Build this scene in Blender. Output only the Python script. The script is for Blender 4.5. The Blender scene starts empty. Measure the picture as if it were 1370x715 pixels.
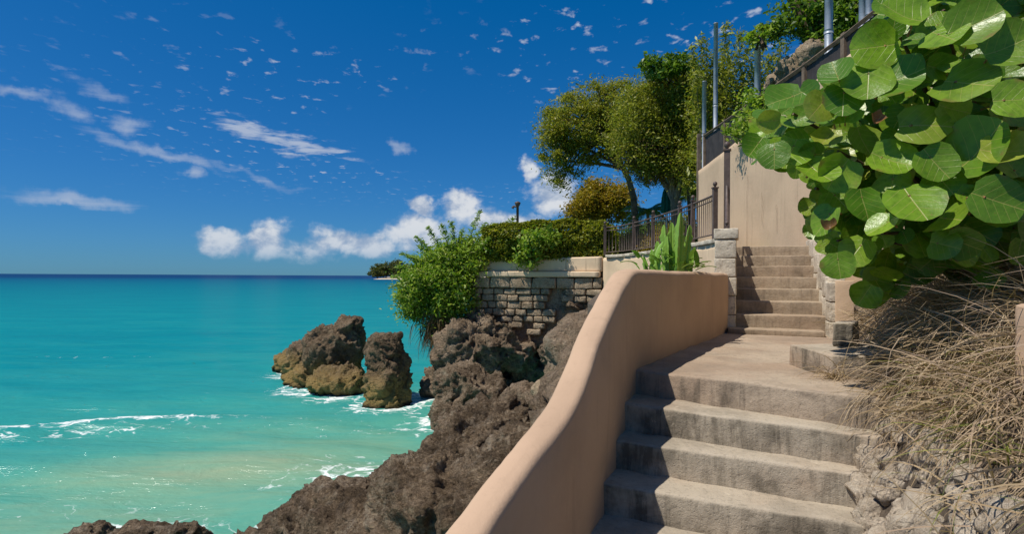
import bpy, bmesh, math, random
import numpy as np
from mathutils import Vector, Matrix, noise, Euler
random.seed(7); RNG = np.random.default_rng(7)
R = math.radians
SC = bpy.context.scene
C = SC.collection

# ---------------------------------------------------------------- camera
F = 760.0; EYE = 4.0                       # focal length in photo pixels, eye height over the sea
cam = bpy.data.cameras.new('camera'); camo = bpy.data.objects.new('camera', cam); C.objects.link(camo)
cam.sensor_width = 36; cam.lens = 36*F/1370; cam.clip_start = 0.05; cam.clip_end = 40000
cam.shift_y = 12.5/1370
camo.matrix_world = Matrix.Translation((0, 0, EYE)) @ Matrix.Rotation(R(90), 4, 'X') @ Matrix.Rotation(R(0.3), 4, 'Z')
SC.camera = camo

# ---------------------------------------------------------------- sun and sky
SUN_EL = 60.0
SUN_DIR = Vector((-0.93, -0.37, 0)).normalized()*math.cos(R(SUN_EL)) + Vector((0, 0, math.sin(R(SUN_EL))))
sun = bpy.data.lights.new('sun', 'SUN'); sun.energy = 5.0; sun.angle = R(0.5); sun.color = (1.0, 0.94, 0.84)
suno = bpy.data.objects.new('sun', sun); C.objects.link(suno)
suno.rotation_euler = SUN_DIR.to_track_quat('Z', 'Y').to_euler()
SC.view_settings.view_transform = 'Standard'; SC.view_settings.look = 'None'
SC.view_settings.gamma = 1; SC.view_settings.use_curve_mapping = False
SC.view_settings.exposure = -0.05
SC.cycles.max_bounces = 6; SC.cycles.diffuse_bounces = 3; SC.cycles.transmission_bounces = 4

class NT:
    """small helper to write node trees"""
    def __init__(s, tree): s.t = tree; s.n = tree.nodes; s.l = tree.links; s.n.clear()
    def node(s, typ, **kw):
        nd = s.n.new(typ)
        for k, v in kw.items(): setattr(nd, k, v)
        return nd
    def put(s, sock, v):
        if isinstance(v, bpy.types.NodeSocket): s.l.new(v, sock)
        elif v is not None:
            if hasattr(sock.default_value, '__len__') and not hasattr(v, '__len__'): v = [v]*len(sock.default_value)
            if hasattr(v, '__len__') and len(sock.default_value) == 4 and len(v) == 3: v = (*v, 1)
            sock.default_value = v
    def math(s, op, a, b=None, c=None, clamp=False):
        nd = s.node('ShaderNodeMath', operation=op, use_clamp=clamp)
        for i, v in enumerate((a, b, c)):
            if v is not None: s.put(nd.inputs[i], v)
        return nd.outputs[0]
    def vmath(s, op, a, b=None):
        nd = s.node('ShaderNodeVectorMath', operation=op)
        s.put(nd.inputs[0], a)
        if b is not None: s.put(nd.inputs[1], b)
        return nd.outputs[0]
    def mix(s, f, a, b, blend='MIX'):
        nd = s.node('ShaderNodeMix', data_type='RGBA', blend_type=blend)
        s.put(nd.inputs[0], f); s.put(nd.inputs[6], a); s.put(nd.inputs[7], b)
        return nd.outputs[2]
    def smooth(s, v, lo, hi, o0=0.0, o1=1.0):
        nd = s.node('ShaderNodeMapRange', interpolation_type='SMOOTHSTEP')
        s.put(nd.inputs[0], v); nd.inputs[1].default_value = lo; nd.inputs[2].default_value = hi
        nd.inputs[3].default_value = o0; nd.inputs[4].default_value = o1
        return nd.outputs[0]
    def noise(s, vec, scale, detail=4, rough=.55, dist=0.0, col=False):
        nd = s.node('ShaderNodeTexNoise'); s.put(nd.inputs['Vector'], vec)
        nd.inputs['Scale'].default_value = scale; nd.inputs['Detail'].default_value = detail
        nd.inputs['Roughness'].default_value = rough; nd.inputs['Distortion'].default_value = dist
        return nd.outputs[1 if col else 0]
    def voro(s, vec, scale, feature='F1', out=0):
        nd = s.node('ShaderNodeTexVoronoi', feature=feature); s.put(nd.inputs['Vector'], vec)
        nd.inputs['Scale'].default_value = scale
        return nd.outputs[out]
    def mapping(s, vec, scale=(1, 1, 1), loc=(0, 0, 0), rot=(0, 0, 0)):
        nd = s.node('ShaderNodeMapping'); s.put(nd.inputs[0], vec)
        nd.inputs[1].default_value = loc; nd.inputs[2].default_value = rot; nd.inputs[3].default_value = scale
        return nd.outputs[0]
    def ramp(s, f, stops, interp='LINEAR'):
        nd = s.node('ShaderNodeValToRGB'); nd.color_ramp.interpolation = interp
        el = nd.color_ramp.elements
        while len(el) < len(stops): el.new(0.5)
        for e, (p, c) in zip(el, stops): e.position = p; e.color = (*c, 1)
        s.put(nd.inputs[0], f); return nd.outputs[0]
    def comb(s, x, y, z):
        nd = s.node('ShaderNodeCombineXYZ')
        for i, v in enumerate((x, y, z)): s.put(nd.inputs[i], v)
        return nd.outputs[0]
    def sep(s, v):
        nd = s.node('ShaderNodeSeparateXYZ'); s.put(nd.inputs[0], v); return nd.outputs

def build_world():
    w = bpy.data.worlds.new('World'); SC.world = w; w.use_nodes = True
    n = NT(w.node_tree)
    out = n.node('ShaderNodeOutputWorld'); bg = n.node('ShaderNodeBackground')
    n.l.new(bg.outputs[0], out.inputs[0]); bg.inputs[1].default_value = 0.085
    sky = n.node('ShaderNodeTexSky', sky_type='NISHITA'); sky.sun_disc = False
    sky.sun_elevation = R(SUN_EL); sky.sun_rotation = math.atan2(SUN_DIR.x, SUN_DIR.y)
    sky.altitude = 0; sky.air_density = 1.0; sky.dust_density = 0.1; sky.ozone_density = 4.0
    hs = n.node('ShaderNodeHueSaturation'); n.l.new(sky.outputs[0], hs.inputs['Color'])
    hs.inputs['Saturation'].default_value = 1.15; hs.inputs['Value'].default_value = 1.0; hs.inputs['Hue'].default_value = .5
    gm = n.node('ShaderNodeGamma'); gm.inputs[1].default_value = .72      # polarising filter: deep even blue all over
    n.l.new(n.mix(1.0, hs.outputs[0], (.36, .82, 1.12), 'MULTIPLY'), gm.inputs[0])
    skyc = n.mix(1.0, n.mix(1.0, gm.outputs[0], (.84, 1.02, 1.52), 'MULTIPLY'), (.30, 0, 0), 'SUBTRACT')
    skyc = n.mix(1.0, skyc, (0, 0, 0), 'LIGHTEN')
    d = n.node('ShaderNodeTexCoord').outputs['Generated']
    x, y, z = n.sep(d)
    az = n.math('ARCTAN2', x, y); el = n.math('ARCSINE', z)
    ae = n.comb(az, el, 0.0)
    # ---- heaped clouds low over the horizon, all the way round
    warp = n.noise(ae, 9, 3, .5, col=True)
    aew = n.vmath('ADD', ae, n.vmath('MULTIPLY', n.vmath('SUBTRACT', warp, (.5, .5, .5)), (.05, .03, 0)))
    wb = n.noise(ae, 13, 5, .6, col=True)
    aeb = n.vmath('ADD', ae, n.vmath('MULTIPLY', n.vmath('SUBTRACT', wb, (.5, .5, .5)), (.10, .06, 0)))
    fb = n.noise(n.mapping(aew, (1, 1.25, 1)), 15, 9, .58)
    def blob(a0, e0, ra, re, rot=0.0):
        v = n.mapping(aeb, (1, 1, 1), (-a0, -e0, 0))
        if rot: v = n.mapping(v, (1, 1, 1), (0, 0, 0), (0, 0, rot))
        v = n.vmath('MULTIPLY', v, (1/ra, 1/re, 0))
        nd = n.node('ShaderNodeVectorMath', operation='LENGTH'); n.l.new(v, nd.inputs[0])
        return n.smooth(nd.outputs['Value'], 1.0, 0.0)
    def ang(px, py): return math.atan2(px-685, F), math.atan2(370-py, math.hypot(px-685, F))
    def pix(px, py, rx, ry, rot=0.0):
        a, e = ang(px, py); k = math.cos(a)**2
        return blob(a, e, rx/F*k, ry/F*math.cos(a), rot)
    def mx(*v):
        r = v[0]
        for q in v[1:]: r = n.math('MAXIMUM', r, q)
        return r
    lowband = n.math('MULTIPLY', n.smooth(el, -.01, .03), n.smooth(el, .17, .04))
    patches = n.smooth(n.noise(n.comb(az, 0.0, 3.0), 2.3, 2, .5), .45, .62)
    infront = n.math('MULTIPLY', n.smooth(az, -1.0, -.8), n.smooth(az, .55, .35))
    generic = n.math('MULTIPLY', n.math('MULTIPLY', lowband, patches), n.math('SUBTRACT', 1.0, infront))
    seen = mx(pix(360, 320, 62, 48), pix(300, 330, 90, 30), pix(470, 325, 110, 36), pix(560, 318, 90, 44), pix(612, 280, 50, 50),
              pix(650, 300, 80, 40), pix(570, 278, 26, 26), pix(735, 255, 55, 62), pix(708, 225, 24, 34), pix(780, 280, 70, 40), pix(690, 300, 80, 32), n.math('MULTIPLY', pix(420, 332, 230, 34), .62), n.math('MULTIPLY', pix(620, 318, 150, 40), .7))
    m = mx(seen, n.math('MULTIPLY', generic, .8))
    dens = n.math('ADD', n.math('MULTIPLY', n.math('SUBTRACT', fb, .5), 2.6), n.math('MULTIPLY', n.math('SUBTRACT', m, .30), 1.5))
    a1 = n.math('MULTIPLY', n.math('MULTIPLY', n.smooth(dens, -.08, .85), n.smooth(m, .02, .22)), n.smooth(el, .0, .05, .25, 1))
    fb2 = n.noise(n.mapping(aew, (1, 1.25, 1), (.012, -.022, 0)), 15, 6, .58)
    lit = n.smooth(n.math('SUBTRACT', fb, fb2), -.14, .10)
    ccol = n.mix(lit, (3.6, 4.7, 6.6), (8.2, 8.6, 9.2))
    ccol = n.mix(n.smooth(el, .10, .0), ccol, n.mix(.55, ccol, (3.2, 5.0, 7.2)))
    # ---- thin high cloud: streaks and mackerel puffs on a plane overhead
    zz = n.math('ADD', n.math('MAXIMUM', z, 0.0), .06)
    pl = n.comb(n.math('DIVIDE', x, zz), n.math('DIVIDE', y, zz), 0.0)
    puff = n.noise(n.mapping(pl, (1.0, .8, 1)), 13.0, 4, .55, .2)
    puffs = n.noise(n.mapping(pl, (1.0, 1.0, 1), (4.3, 2.2, 0)), .62, 2, .5)
    apf = n.math('MULTIPLY', n.smooth(puff, .585, .72), n.smooth(puffs, .38, .52))
    apf = n.math('MULTIPLY', apf, n.smooth(el, .10, .2))
    apf = n.math('MULTIPLY', apf, n.smooth(az, -.75, -.25, .12, 1))
    ripple = n.noise(n.mapping(ae, (16, 95, 1), (0, 0, 0), (0, 0, R(9))), 1.0, 5, .6, .4)
    band = mx(pix(385, 188, 145, 24, R(13)), n.math('MULTIPLY', pix(320, 172, 90, 22, R(8)), .8))
    abn = n.math('MULTIPLY', n.smooth(n.math('ADD', ripple, n.math('MULTIPLY', band, .32)), .58, .86), n.smooth(band, .02, .4))
    silk = n.noise(n.mapping(ae, (4, 34, 1), (0, 0, 0), (0, 0, R(9))), 1.3, 6, .62, .5)
    wisp = mx(pix(210, 207, 170, 15, R(13)), n.math('MULTIPLY', pix(330, 235, 140, 11, R(13)), .7), pix(100, 272, 165, 20, R(4)), n.math('MULTIPLY', pix(95, 148, 60, 24, R(8)), .95),
              n.math('MULTIPLY', pix(165, 163, 42, 24, 0), .95), n.math('MULTIPLY', pix(255, 238, 30, 20, 0), 1.0), n.math('MULTIPLY', pix(90, 276, 36, 14), 1.2), n.math('MULTIPLY', pix(30, 130, 90, 14, R(8)), .8),
              n.math('MULTIPLY', pix(140, 125, 80, 16, R(6)), .8), n.math('MULTIPLY', pix(535, 195, 22, 14), .95))
    aws = n.math('MULTIPLY', n.smooth(n.math('ADD', n.math('MULTIPLY', silk, .9), n.math('MULTIPLY', wisp, .55)), .55, 1.15), n.smooth(wisp, .0, .35))
    gen2 = n.math('MULTIPLY', n.math('MULTIPLY', n.smooth(silk, .55, .8), n.smooth(puffs, .5, .6)), n.math('SUBTRACT', 1.0, infront))
    thin = mx(n.math('MULTIPLY', apf, .75), n.math('MULTIPLY', abn, .72), n.math('MULTIPLY', aws, .6), n.math('MULTIPLY', gen2, n.math('MULTIPLY', n.smooth(el, .08, .2), .35)))
    c = n.mix(thin, skyc, (6.2, 6.9, 8.2))
    c = n.mix(a1, c, ccol)
    n.l.new(c, bg.inputs[0])
    w.cycles.sampling_method = 'NONE'
build_world()

# ---------------------------------------------------------------- helpers
def P(px, py, Y): return Vector(((px-685)/F*Y, Y, EYE+(370-py)/F*Y))
def PX(px, Y): return (px-685)/F*Y

def tag(o, label=None, cat=None, group=None, kind=None):
    if label: o['label'] = label
    if cat: o['category'] = cat
    if group: o['group'] = group
    if kind: o['kind'] = kind
    return o

def obj(name, me, m=None, parent=None, smooth=False):
    if isinstance(me, bmesh.types.BMesh):
        b = me; me = bpy.data.meshes.new(name); b.to_mesh(me); b.free()
    o = bpy.data.objects.new(name, me); C.objects.link(o)
    if m is not None and not me.materials: me.materials.append(m)
    if smooth: me.polygons.foreach_set('use_smooth', [True]*len(me.polygons))
    if parent is not None:
        o.parent = parent; o.matrix_parent_inverse = Matrix.Translation(-parent.location) if parent.type == 'EMPTY' else parent.matrix_world.inverted()
    return o

def thing(name, label, cat, loc=(0, 0, 0), group=None):
    o = bpy.data.objects.new(name, None); C.objects.link(o); o.location = loc; o.empty_display_size = .1
    return tag(o, label, cat, group)

def mesh_np(name, verts, quads):
    verts = np.asarray(verts, dtype=np.float32).reshape(-1, 3); quads = np.asarray(quads, dtype=np.int32)
    me = bpy.data.meshes.new(name); nv = len(verts); nf, k = quads.shape
    me.vertices.add(nv); me.vertices.foreach_set('co', verts.ravel())
    me.loops.add(nf*k); me.loops.foreach_set('vertex_index', quads.ravel())
    me.polygons.add(nf); me.polygons.foreach_set('loop_start', np.arange(0, nf*k, k, dtype=np.int32))
    me.update(calc_edges=True); me.validate(); return me

def add_box(bm, c, s, rot=None):
    M = Matrix.Translation(c) @ (rot.to_4x4() if rot else Matrix.Identity(4)) @ Matrix.Diagonal((*s, 1))
    return bmesh.ops.create_cube(bm, size=1, matrix=M)['verts']

def tube(bm, pts, rads, seg=8, cap=True):
    pts = [Vector(p) for p in pts]; rings = []
    up = Vector((0, 0, 1))
    for i, p in enumerate(pts):
        t = (pts[min(i+1, len(pts)-1)]-pts[max(i-1, 0)]).normalized()
        a = t.cross(up if abs(t.z) < .95 else Vector((1, 0, 0))).normalized(); b = t.cross(a)
        r = rads[i] if hasattr(rads, '__len__') else rads
        rings.append([bm.verts.new(p+(a*math.cos(2*math.pi*k/seg)+b*math.sin(2*math.pi*k/seg))*r) for k in range(seg)])
    for i in range(len(rings)-1):
        for k in range(seg):
            bm.faces.new((rings[i][k], rings[i][(k+1) % seg], rings[i+1][(k+1) % seg], rings[i+1][k]))
    if cap:
        bm.faces.new(rings[0]); bm.faces.new(rings[-1][::-1])

def lathe(bm, prof, seg=16, c=(0, 0, 0), star=0.0, folds=8):
    c = Vector(c); rings = []
    for r, z in prof:
        rings.append([bm.verts.new(c+Vector((math.cos(t)*r*(1+star*math.cos(folds*t)), math.sin(t)*r*(1+star*math.cos(folds*t)), z))) for t in (2*math.pi*k/seg for k in range(seg))])
    for i in range(len(rings)-1):
        for k in range(seg):
            bm.faces.new((rings[i][k], rings[i][(k+1) % seg], rings[i+1][(k+1) % seg], rings[i+1][k]))
    bm.faces.new(rings[0][::-1]); bm.faces.new(rings[-1])

def worn_block(quad, z0, z1, bev=.015, cell=.06, amp=.006, seed=0.0, wobble=.0):
    """solid over a plan quad (4 xy points, counter-clockwise), edges rounded and chipped"""
    bm = bmesh.new()
    lo = [bm.verts.new((p[0], p[1], z0)) for p in quad]; hi = [bm.verts.new((p[0], p[1], z1)) for p in quad]
    k = len(quad)
    bm.faces.new(lo[::-1]); bm.faces.new(hi)
    for i in range(k): bm.faces.new((lo[i], lo[(i+1) % k], hi[(i+1) % k], hi[i]))
    bmesh.ops.recalc_face_normals(bm, faces=bm.faces)
    bmesh.ops.bevel(bm, geom=list(bm.edges), offset=bev, segments=2, affect='EDGES', profile=.6)
    for it in range(6):
        es = [e for e in bm.edges if e.calc_length() > cell*1.6]
        if not es or len(bm.verts) > 9000: break
        bmesh.ops.subdivide_edges(bm, edges=es, cuts=1, use_grid_fill=True)
    bmesh.ops.triangulate(bm, faces=[f for f in bm.faces if len(f.verts) > 4])
    bm.normal_update()
    for v in bm.verts:
        p = v.co+Vector((seed*7.3, seed*3.1, seed))
        n1 = noise.fractal(p*5, 1.0, 2.0, 4); n2 = noise.noise(p*1.3)
        v.co += v.normal*(n1*amp) + Vector((0, 0, n2*wobble))
    return bm

def hull_rock(bm, c, r, rot=None, npts=22, rnd=random):
    c = Vector(c); tmp = bmesh.new()
    for i in range(npts):
        zc = 1-2*(i+.5)/npts; t = i*2.39996+rnd.uniform(-.5, .5); s = math.sqrt(max(0, 1-zc*zc))
        v = Vector((s*math.cos(t), s*math.sin(t), zc))*rnd.uniform(.86, 1.12)
        v = Vector((v.x*r[0], v.y*r[1], v.z*r[2]))
        if rot: v = rot @ v
        tmp.verts.new(v+c)
    bmesh.ops.convex_hull(tmp, input=list(tmp.verts))
    for v in [v for v in tmp.verts if not v.link_faces]: tmp.verts.remove(v)
    bmesh.ops.recalc_face_normals(tmp, faces=tmp.faces)
    me = bpy.data.meshes.new('t'); tmp.to_mesh(me); tmp.free(); bm.from_mesh(me); bpy.data.meshes.remove(me)

def remeshed(bm, voxel):
    me = bpy.data.meshes.new('t'); bm.to_mesh(me); bm.free()
    o = bpy.data.objects.new('t', me); C.objects.link(o)
    md = o.modifiers.new('r', 'REMESH'); md.mode = 'VOXEL'; md.voxel_size = voxel
    bpy.context.view_layer.update()
    dg = bpy.context.evaluated_depsgraph_get()
    r = bpy.data.meshes.new_from_object(o.evaluated_get(dg))
    bpy.data.objects.remove(o); bpy.data.meshes.remove(me)
    return r

def rock_mesh(name, blobs, voxel=.06, seed=1, big=.25, mid=.12, fine=.035, smooth_it=2, freq=1.0, strata=None):
    rnd = random.Random(seed); bm = bmesh.new()
    for c, r in blobs:
        if not hasattr(r, '__len__'): r = (r, r, r)
        hull_rock(bm, c, r, Euler((rnd.uniform(-.2, .2), rnd.uniform(-.2, .2), rnd.uniform(-.5, .5))).to_matrix(), 24, rnd)
    me = remeshed(bm, voxel)
    b = bmesh.new(); b.from_mesh(me)
    for i in range(smooth_it): bmesh.ops.smooth_vert(b, verts=b.verts, factor=.5, use_axis_x=True, use_axis_y=True, use_axis_z=True)
    b.normal_update(); off = Vector((seed*11.7, seed*5.3, seed*2.9))
    new = []
    for v in b.verts:
        p = v.co*freq+off
        w = p+noise.noise_vector(p*.9)*.5
        d = noise.fractal(w*.55, 1, 2, 3)*big
        d += (noise.ridged_multi_fractal(w*1.1, .9, 2.2, 6, 1.0, 2.0)-1.1)*mid*.8
        vo = noise.voronoi(w*1.5)[0]; d += min(.3, vo[1]-vo[0])*mid*.5
        d += (noise.ridged_multi_fractal(w*2.7+off, .8, 2.3, 4, 1.0, 2.0)-1.2)*mid*.42
        vb = noise.voronoi(w*.85+Vector((4, 9, 2)))[0]; d -= max(0, .16-(vb[1]-vb[0]))/.16*mid*.45      # open joints between blocks
        d += (noise.ridged_multi_fractal(p*6.5, .6, 2.2, 4, 1.0, 2.0)-1.2)*fine*1.1
        vf = noise.voronoi(p*10)[0]; d -= max(0, .40-vf[0])*fine*2.0       # pits
        new.append(v.co+v.normal*d)
    for v, q in zip(b.verts, new): v.co = q
    b.to_mesh(me); b.free(); me.name = name
    me.polygons.foreach_set('use_smooth', [True]*len(me.polygons))
    return me

# ---------------------------------------------------------------- materials
def new_mat(name):
    m = bpy.data.materials.new(name); m.use_nodes = True; n = NT(m.node_tree)
    out = n.node('ShaderNodeOutputMaterial'); b = n.node('ShaderNodeBsdfPrincipled'); n.l.new(b.outputs[0], out.inputs[0])
    return m, n, b, out
def pos(n): return n.node('ShaderNodeNewGeometry').outputs['Position']
def bump(n, b, h, strength=.5, dist=.02):
    bp = n.node('ShaderNodeBump'); bp.inputs['Strength'].default_value = strength; bp.inputs['Distance'].default_value = dist
    n.put(bp.inputs['Height'], h); n.l.new(bp.outputs[0], b.inputs['Normal'])

def stucco_mat(name, base, dark, streak=.35, spots=.3):
    m, n, b, o = new_mat(name); p = pos(n)
    big = n.noise(p, 1.1, 5, .6); fine = n.noise(p, 22, 6, .65)
    drip = n.noise(n.mapping(p, (5, 5, .45)), 1.6, 5, .65)
    c = n.mix(n.smooth(big, .36, .7), base, [x*.84 for x in base])
    c = n.mix(n.math('MULTIPLY', n.smooth(drip, .55, .76), streak), c, dark)
    c = n.mix(n.math('MULTIPLY', n.smooth(fine, .6, .75), spots), c, dark)
    pale = n.smooth(n.noise(p, 3.3, 5, .7, .4), .62, .74)
    c = n.mix(n.math('MULTIPLY', pale, .3), c, [min(.85, x*1.25) for x in base])
    n.put(b.inputs['Base Color'], c); b.inputs['Roughness'].default_value = .9; b.inputs['Specular IOR Level'].default_value = .15
    bump(n, b, n.math('ADD', n.math('MULTIPLY', n.noise(p, 120, 3, .6), .35), n.noise(p, 17, 4, .6)), .3, .012)
    return m
STUCCO = stucco_mat('stucco_tan', (.53, .365, .245), (.26, .18, .12), .25, .12)
STUCCO_W = stucco_mat('stucco_old', (.60, .44, .295), (.22, .165, .115), .3, .2)
STUCCO_T = stucco_mat('stucco_terrace', (.76, .58, .39), (.16, .12, .08), .55, .4)

def concrete_mat(name, base, dark, lo=.46, hi=.68, warm=(.42, .31, .22)):
    m, n, b, o = new_mat(name); p = pos(n)
    a = n.noise(p, 2.2, 6, .65, .3); s = n.noise(n.mapping(p, (3.2, 3.2, .9)), 1.5, 7, .75, .5)
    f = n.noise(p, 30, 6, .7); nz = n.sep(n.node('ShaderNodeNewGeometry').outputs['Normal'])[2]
    c = n.mix(n.smooth(n.noise(p, 1.0, 4, .6), .4, .65), base, warm)
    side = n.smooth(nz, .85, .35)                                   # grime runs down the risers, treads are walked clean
    drip = n.noise(n.mapping(p, (7, 7, .8)), 1.6, 6, .72, .3)
    grime = n.math('ADD', n.math('MULTIPLY', n.smooth(s, lo, hi), .5), n.math('MULTIPLY', n.smooth(a, .44, .62), .8))
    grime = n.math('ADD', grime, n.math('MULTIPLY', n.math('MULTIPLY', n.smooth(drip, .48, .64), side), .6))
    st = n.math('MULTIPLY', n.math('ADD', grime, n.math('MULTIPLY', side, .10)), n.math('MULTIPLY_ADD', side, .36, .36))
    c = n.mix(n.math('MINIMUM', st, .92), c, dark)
    c = n.mix(n.math('MULTIPLY', n.smooth(f, .52, .66), .45), c, [x*.45 for x in base])
    c = n.mix(n.math('MULTIPLY', n.smooth(n.noise(p, 5.5, 6, .7, .6), .62, .72), .5), c, [min(.8, x*1.45) for x in base])
    n.put(b.inputs['Base Color'], c); b.inputs['Roughness'].default_value = .88; b.inputs['Specular IOR Level'].default_value = .2
    h = n.math('ADD', n.noise(p, 14, 6, .7), n.math('MULTIPLY', n.smooth(n.voro(p, 55), .0, .35), .12))
    bump(n, b, h, .6, .022)
    return m
CONC = concrete_mat('step_concrete', (.44, .375, .29), (.10, .085, .063))
CONC_L = concrete_mat('landing_concrete', (.42, .335, .25), (.13, .105, .08), .5, .75, (.36, .265, .19))
CONC_U = concrete_mat('upper_step_concrete', (.40, .315, .225), (.19, .145, .10), .5, .75, (.35, .26, .18))

def rock_mat(name, cols, ochre=None, pale=(.40, .32, .24), pale_amt=.5, scale=1.0, bumpd=.05):
    m, n, b, o = new_mat(name); p = pos(n)
    a = n.noise(p, 1.6*scale, 8, .68, .4); f = n.noise(p, 13*scale, 8, .75)
    t = n.math('ADD', n.math('MULTIPLY', a, .55), n.math('MULTIPLY', f, .45))
    t = n.math('ADD', n.math('MULTIPLY', t, .75), n.math('MULTIPLY', n.noise(p, 42*scale, 4, .7, .5), .25))
    c = n.ramp(t, [(.38, cols[0]), (.48, cols[1]), (.57, cols[2]), (.68, pale)])
    c = n.mix(n.math('MULTIPLY', n.smooth(n.noise(p, 3.0*scale, 8, .72, .8), .54, .68), pale_amt), c, pale)
    crust = n.math('MULTIPLY', n.smooth(n.noise(p, .75*scale, 5, .65, .6), .50, .64), n.smooth(n.noise(p, 16*scale, 6, .75), .44, .58))
    c = n.mix(n.math('MULTIPLY', crust, .6), c, pale)
    damp = n.smooth(n.noise(n.mapping(p, (1, 1, 1), (7, 3, 1)), .9*scale, 5, .65, .5), .52, .68)
    c = n.mix(n.math('MULTIPLY', damp, .55), c, cols[0])
    if ochre:
        z = n.sep(p)[2]
        k = n.smooth(n.math('ADD', z, n.math('MULTIPLY', n.noise(p, 2.5, 4, .6), .9)), 1.75, .75)
        c = n.mix(n.math('MULTIPLY', k, .8), c, ochre)
        c = n.mix(n.smooth(n.math('ADD', z, n.math('MULTIPLY', n.noise(p, 4, 3, .5), .25)), .32, .16), c, (.05, .045, .025))
    n.put(b.inputs['Base Color'], c); b.inputs['Roughness'].default_value = .92; b.inputs['Specular IOR Level'].default_value = .15
    v = n.smooth(n.voro(p, 11*scale), .05, .5)
    h = n.math('ADD', n.math('MULTIPLY', n.noise(p, 9*scale, 10, .75, .3), 1.0), n.math('MULTIPLY', v, .3))
    h = n.math('ADD', h, n.math('MULTIPLY', n.noise(p, 34*scale, 5, .7, .6), .55))
    bump(n, b, h, 1.0, bumpd)
    return m
ROCK = rock_mat('coral_rock_dark', [(.036, .025, .015), (.17, .12, .076), (.36, .265, .175)], None, (.62, .50, .36), .6, 1.3, .13)
ROCK_SEA = rock_mat('coral_rock_sea', [(.045, .032, .02), (.17, .12, .075), (.30, .215, .135)], (.42, .29, .10), (.44, .33, .22), .35, 1.0, .14)
ROCK_CLIFF = rock_mat('coral_rock_cliff', [(.07, .05, .032), (.26, .187, .122), (.42, .31, .21)], None, (.52, .41, .30), .5, 1.0, .14)
STONE_OLD = rock_mat('old_masonry', [(.12, .088, .056), (.38, .285, .185), (.52, .40, .27)], None, (.62, .50, .36), .4, 1.3, .06)
CORAL = rock_mat('coral_block', [(.22, .18, .13), (.56, .49, .385), (.66, .58, .46)], None, (.72, .65, .53), .4, 1.8, .01)
RUBBLE = rock_mat('white_rubble', [(.19, .145, .10), (.60, .49, .37), (.74, .63, .49)], None, (.80, .70, .56), .5, 3.0, .03)

def soil_mat():
    m, n, b, o = new_mat('soil'); p = pos(n)
    c = n.ramp(n.noise(p, 9, 8, .7), [(.3, (.05, .038, .027)), (.55, (.13, .098, .068)), (.75, (.24, .19, .13))])
    n.put(b.inputs['Base Color'], c); b.inputs['Roughness'].default_value = 1
    bump(n, b, n.noise(p, 30, 6, .7), .8, .03); return m
SOIL = soil_mat()

def leaf_mat(name, cols, trans=.42, rough=.45, spec=.4):
    m, n, b, out = new_mat(name)
    r = n.node('ShaderNodeNewGeometry').outputs['Random Per Island']
    st = [(i/(len(cols)-1), c) for i, c in enumerate(cols)]
    c = n.ramp(r, st)
    c = n.mix(n.math('MULTIPLY', n.noise(pos(n), 1.6, 3, .6), .45), c, cols[0])
    n.put(b.inputs['Base Color'], c); b.inputs['Roughness'].default_value = rough; b.inputs['Specular IOR Level'].default_value = spec
    tr = n.node('ShaderNodeBsdfTranslucent'); n.put(tr.inputs[0], n.mix(1.0, c, (1.0, 1.05, .55), 'MULTIPLY'))
    mx_ = n.node('ShaderNodeMixShader'); mx_.inputs[0].default_value = trans
    n.l.new(b.outputs[0], mx_.inputs[1]); n.l.new(tr.outputs[0], mx_.inputs[2]); n.l.new(mx_.outputs[0], out.inputs[0])
    return m
L_BRIGHT = leaf_mat('leaf_bright', [(.13, .24, .02), (.24, .40, .03), (.36, .50, .05), (.52, .54, .16)])
L_HEDGE = leaf_mat('leaf_hedge', [(.10, .14, .015), (.25, .29, .025), (.40, .42, .035), (.42, .36, .05)])
L_OLIVE = leaf_mat('leaf_olive', [(.15, .18, .02), (.29, .33, .03), (.42, .43, .045), (.44, .34, .06)])
L_YELLOW = leaf_mat('leaf_yellow', [(.18, .15, .015), (.36, .28, .02), (.48, .35, .03), (.46, .25, .03)])
L_FEATHER = leaf_mat('leaf_feather', [(.15, .18, .02), (.28, .32, .03), (.40, .44, .05), (.44, .38, .08)])
L_DEAD = leaf_mat('leaf_dead', [(.09, .06, .03), (.19, .13, .07), (.25, .17, .08)], .2, .8, .1)
L_TROP = leaf_mat('leaf_tropical', [(.07, .14, .015), (.15, .27, .025), (.25, .38, .04)])
L_PALM = leaf_mat('leaf_palm', [(.10, .17, .025), (.22, .30, .05), (.36, .38, .08)])
L_FAR = leaf_mat('leaf_far', [(.08, .11, .035), (.15, .17, .045), (.22, .22, .06)])
STRAW = leaf_mat('dry_grass', [(.16, .11, .065), (.42, .30, .17), (.60, .45, .27), (.44, .32, .24), (.70, .55, .36)], .25, .7, .25)
GREENGRASS = leaf_mat('green_grass', [(.10, .13, .03), (.23, .26, .05), (.40, .38, .10)], .3, .6, .3)

def simple_mat(name, col, rough=.6, metal=0.0, var=.25, scale=8, spec=.4, wear=None):
    m, n, b, o = new_mat(name); p = pos(n)
    c = n.mix(n.smooth(n.noise(p, scale, 6, .65), .3, .7), [x*(1-var) for x in col], [min(1, x*(1+var)) for x in col])
    if wear: c = n.mix(n.smooth(n.noise(p, scale*1.7, 6, .7), .6, .72), c, wear)
    n.put(b.inputs['Base Color'], c); b.inputs['Roughness'].default_value = rough; b.inputs['Metallic'].default_value = metal
    b.inputs['Specular IOR Level'].default_value = spec
    bump(n, b, n.noise(p, scale*6, 4, .6), .2, .01); return m
BARK = simple_mat('bark', (.13, .095, .065), .95, 0, .5, 6, .1)
BARK_PALE = simple_mat('bark_pale', (.24, .19, .14), .95, 0, .4, 9, .1)
IRON = simple_mat('painted_iron', (.105, .075, .062), .55, 0, .25, 9, .4, (.16, .10, .07))
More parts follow.
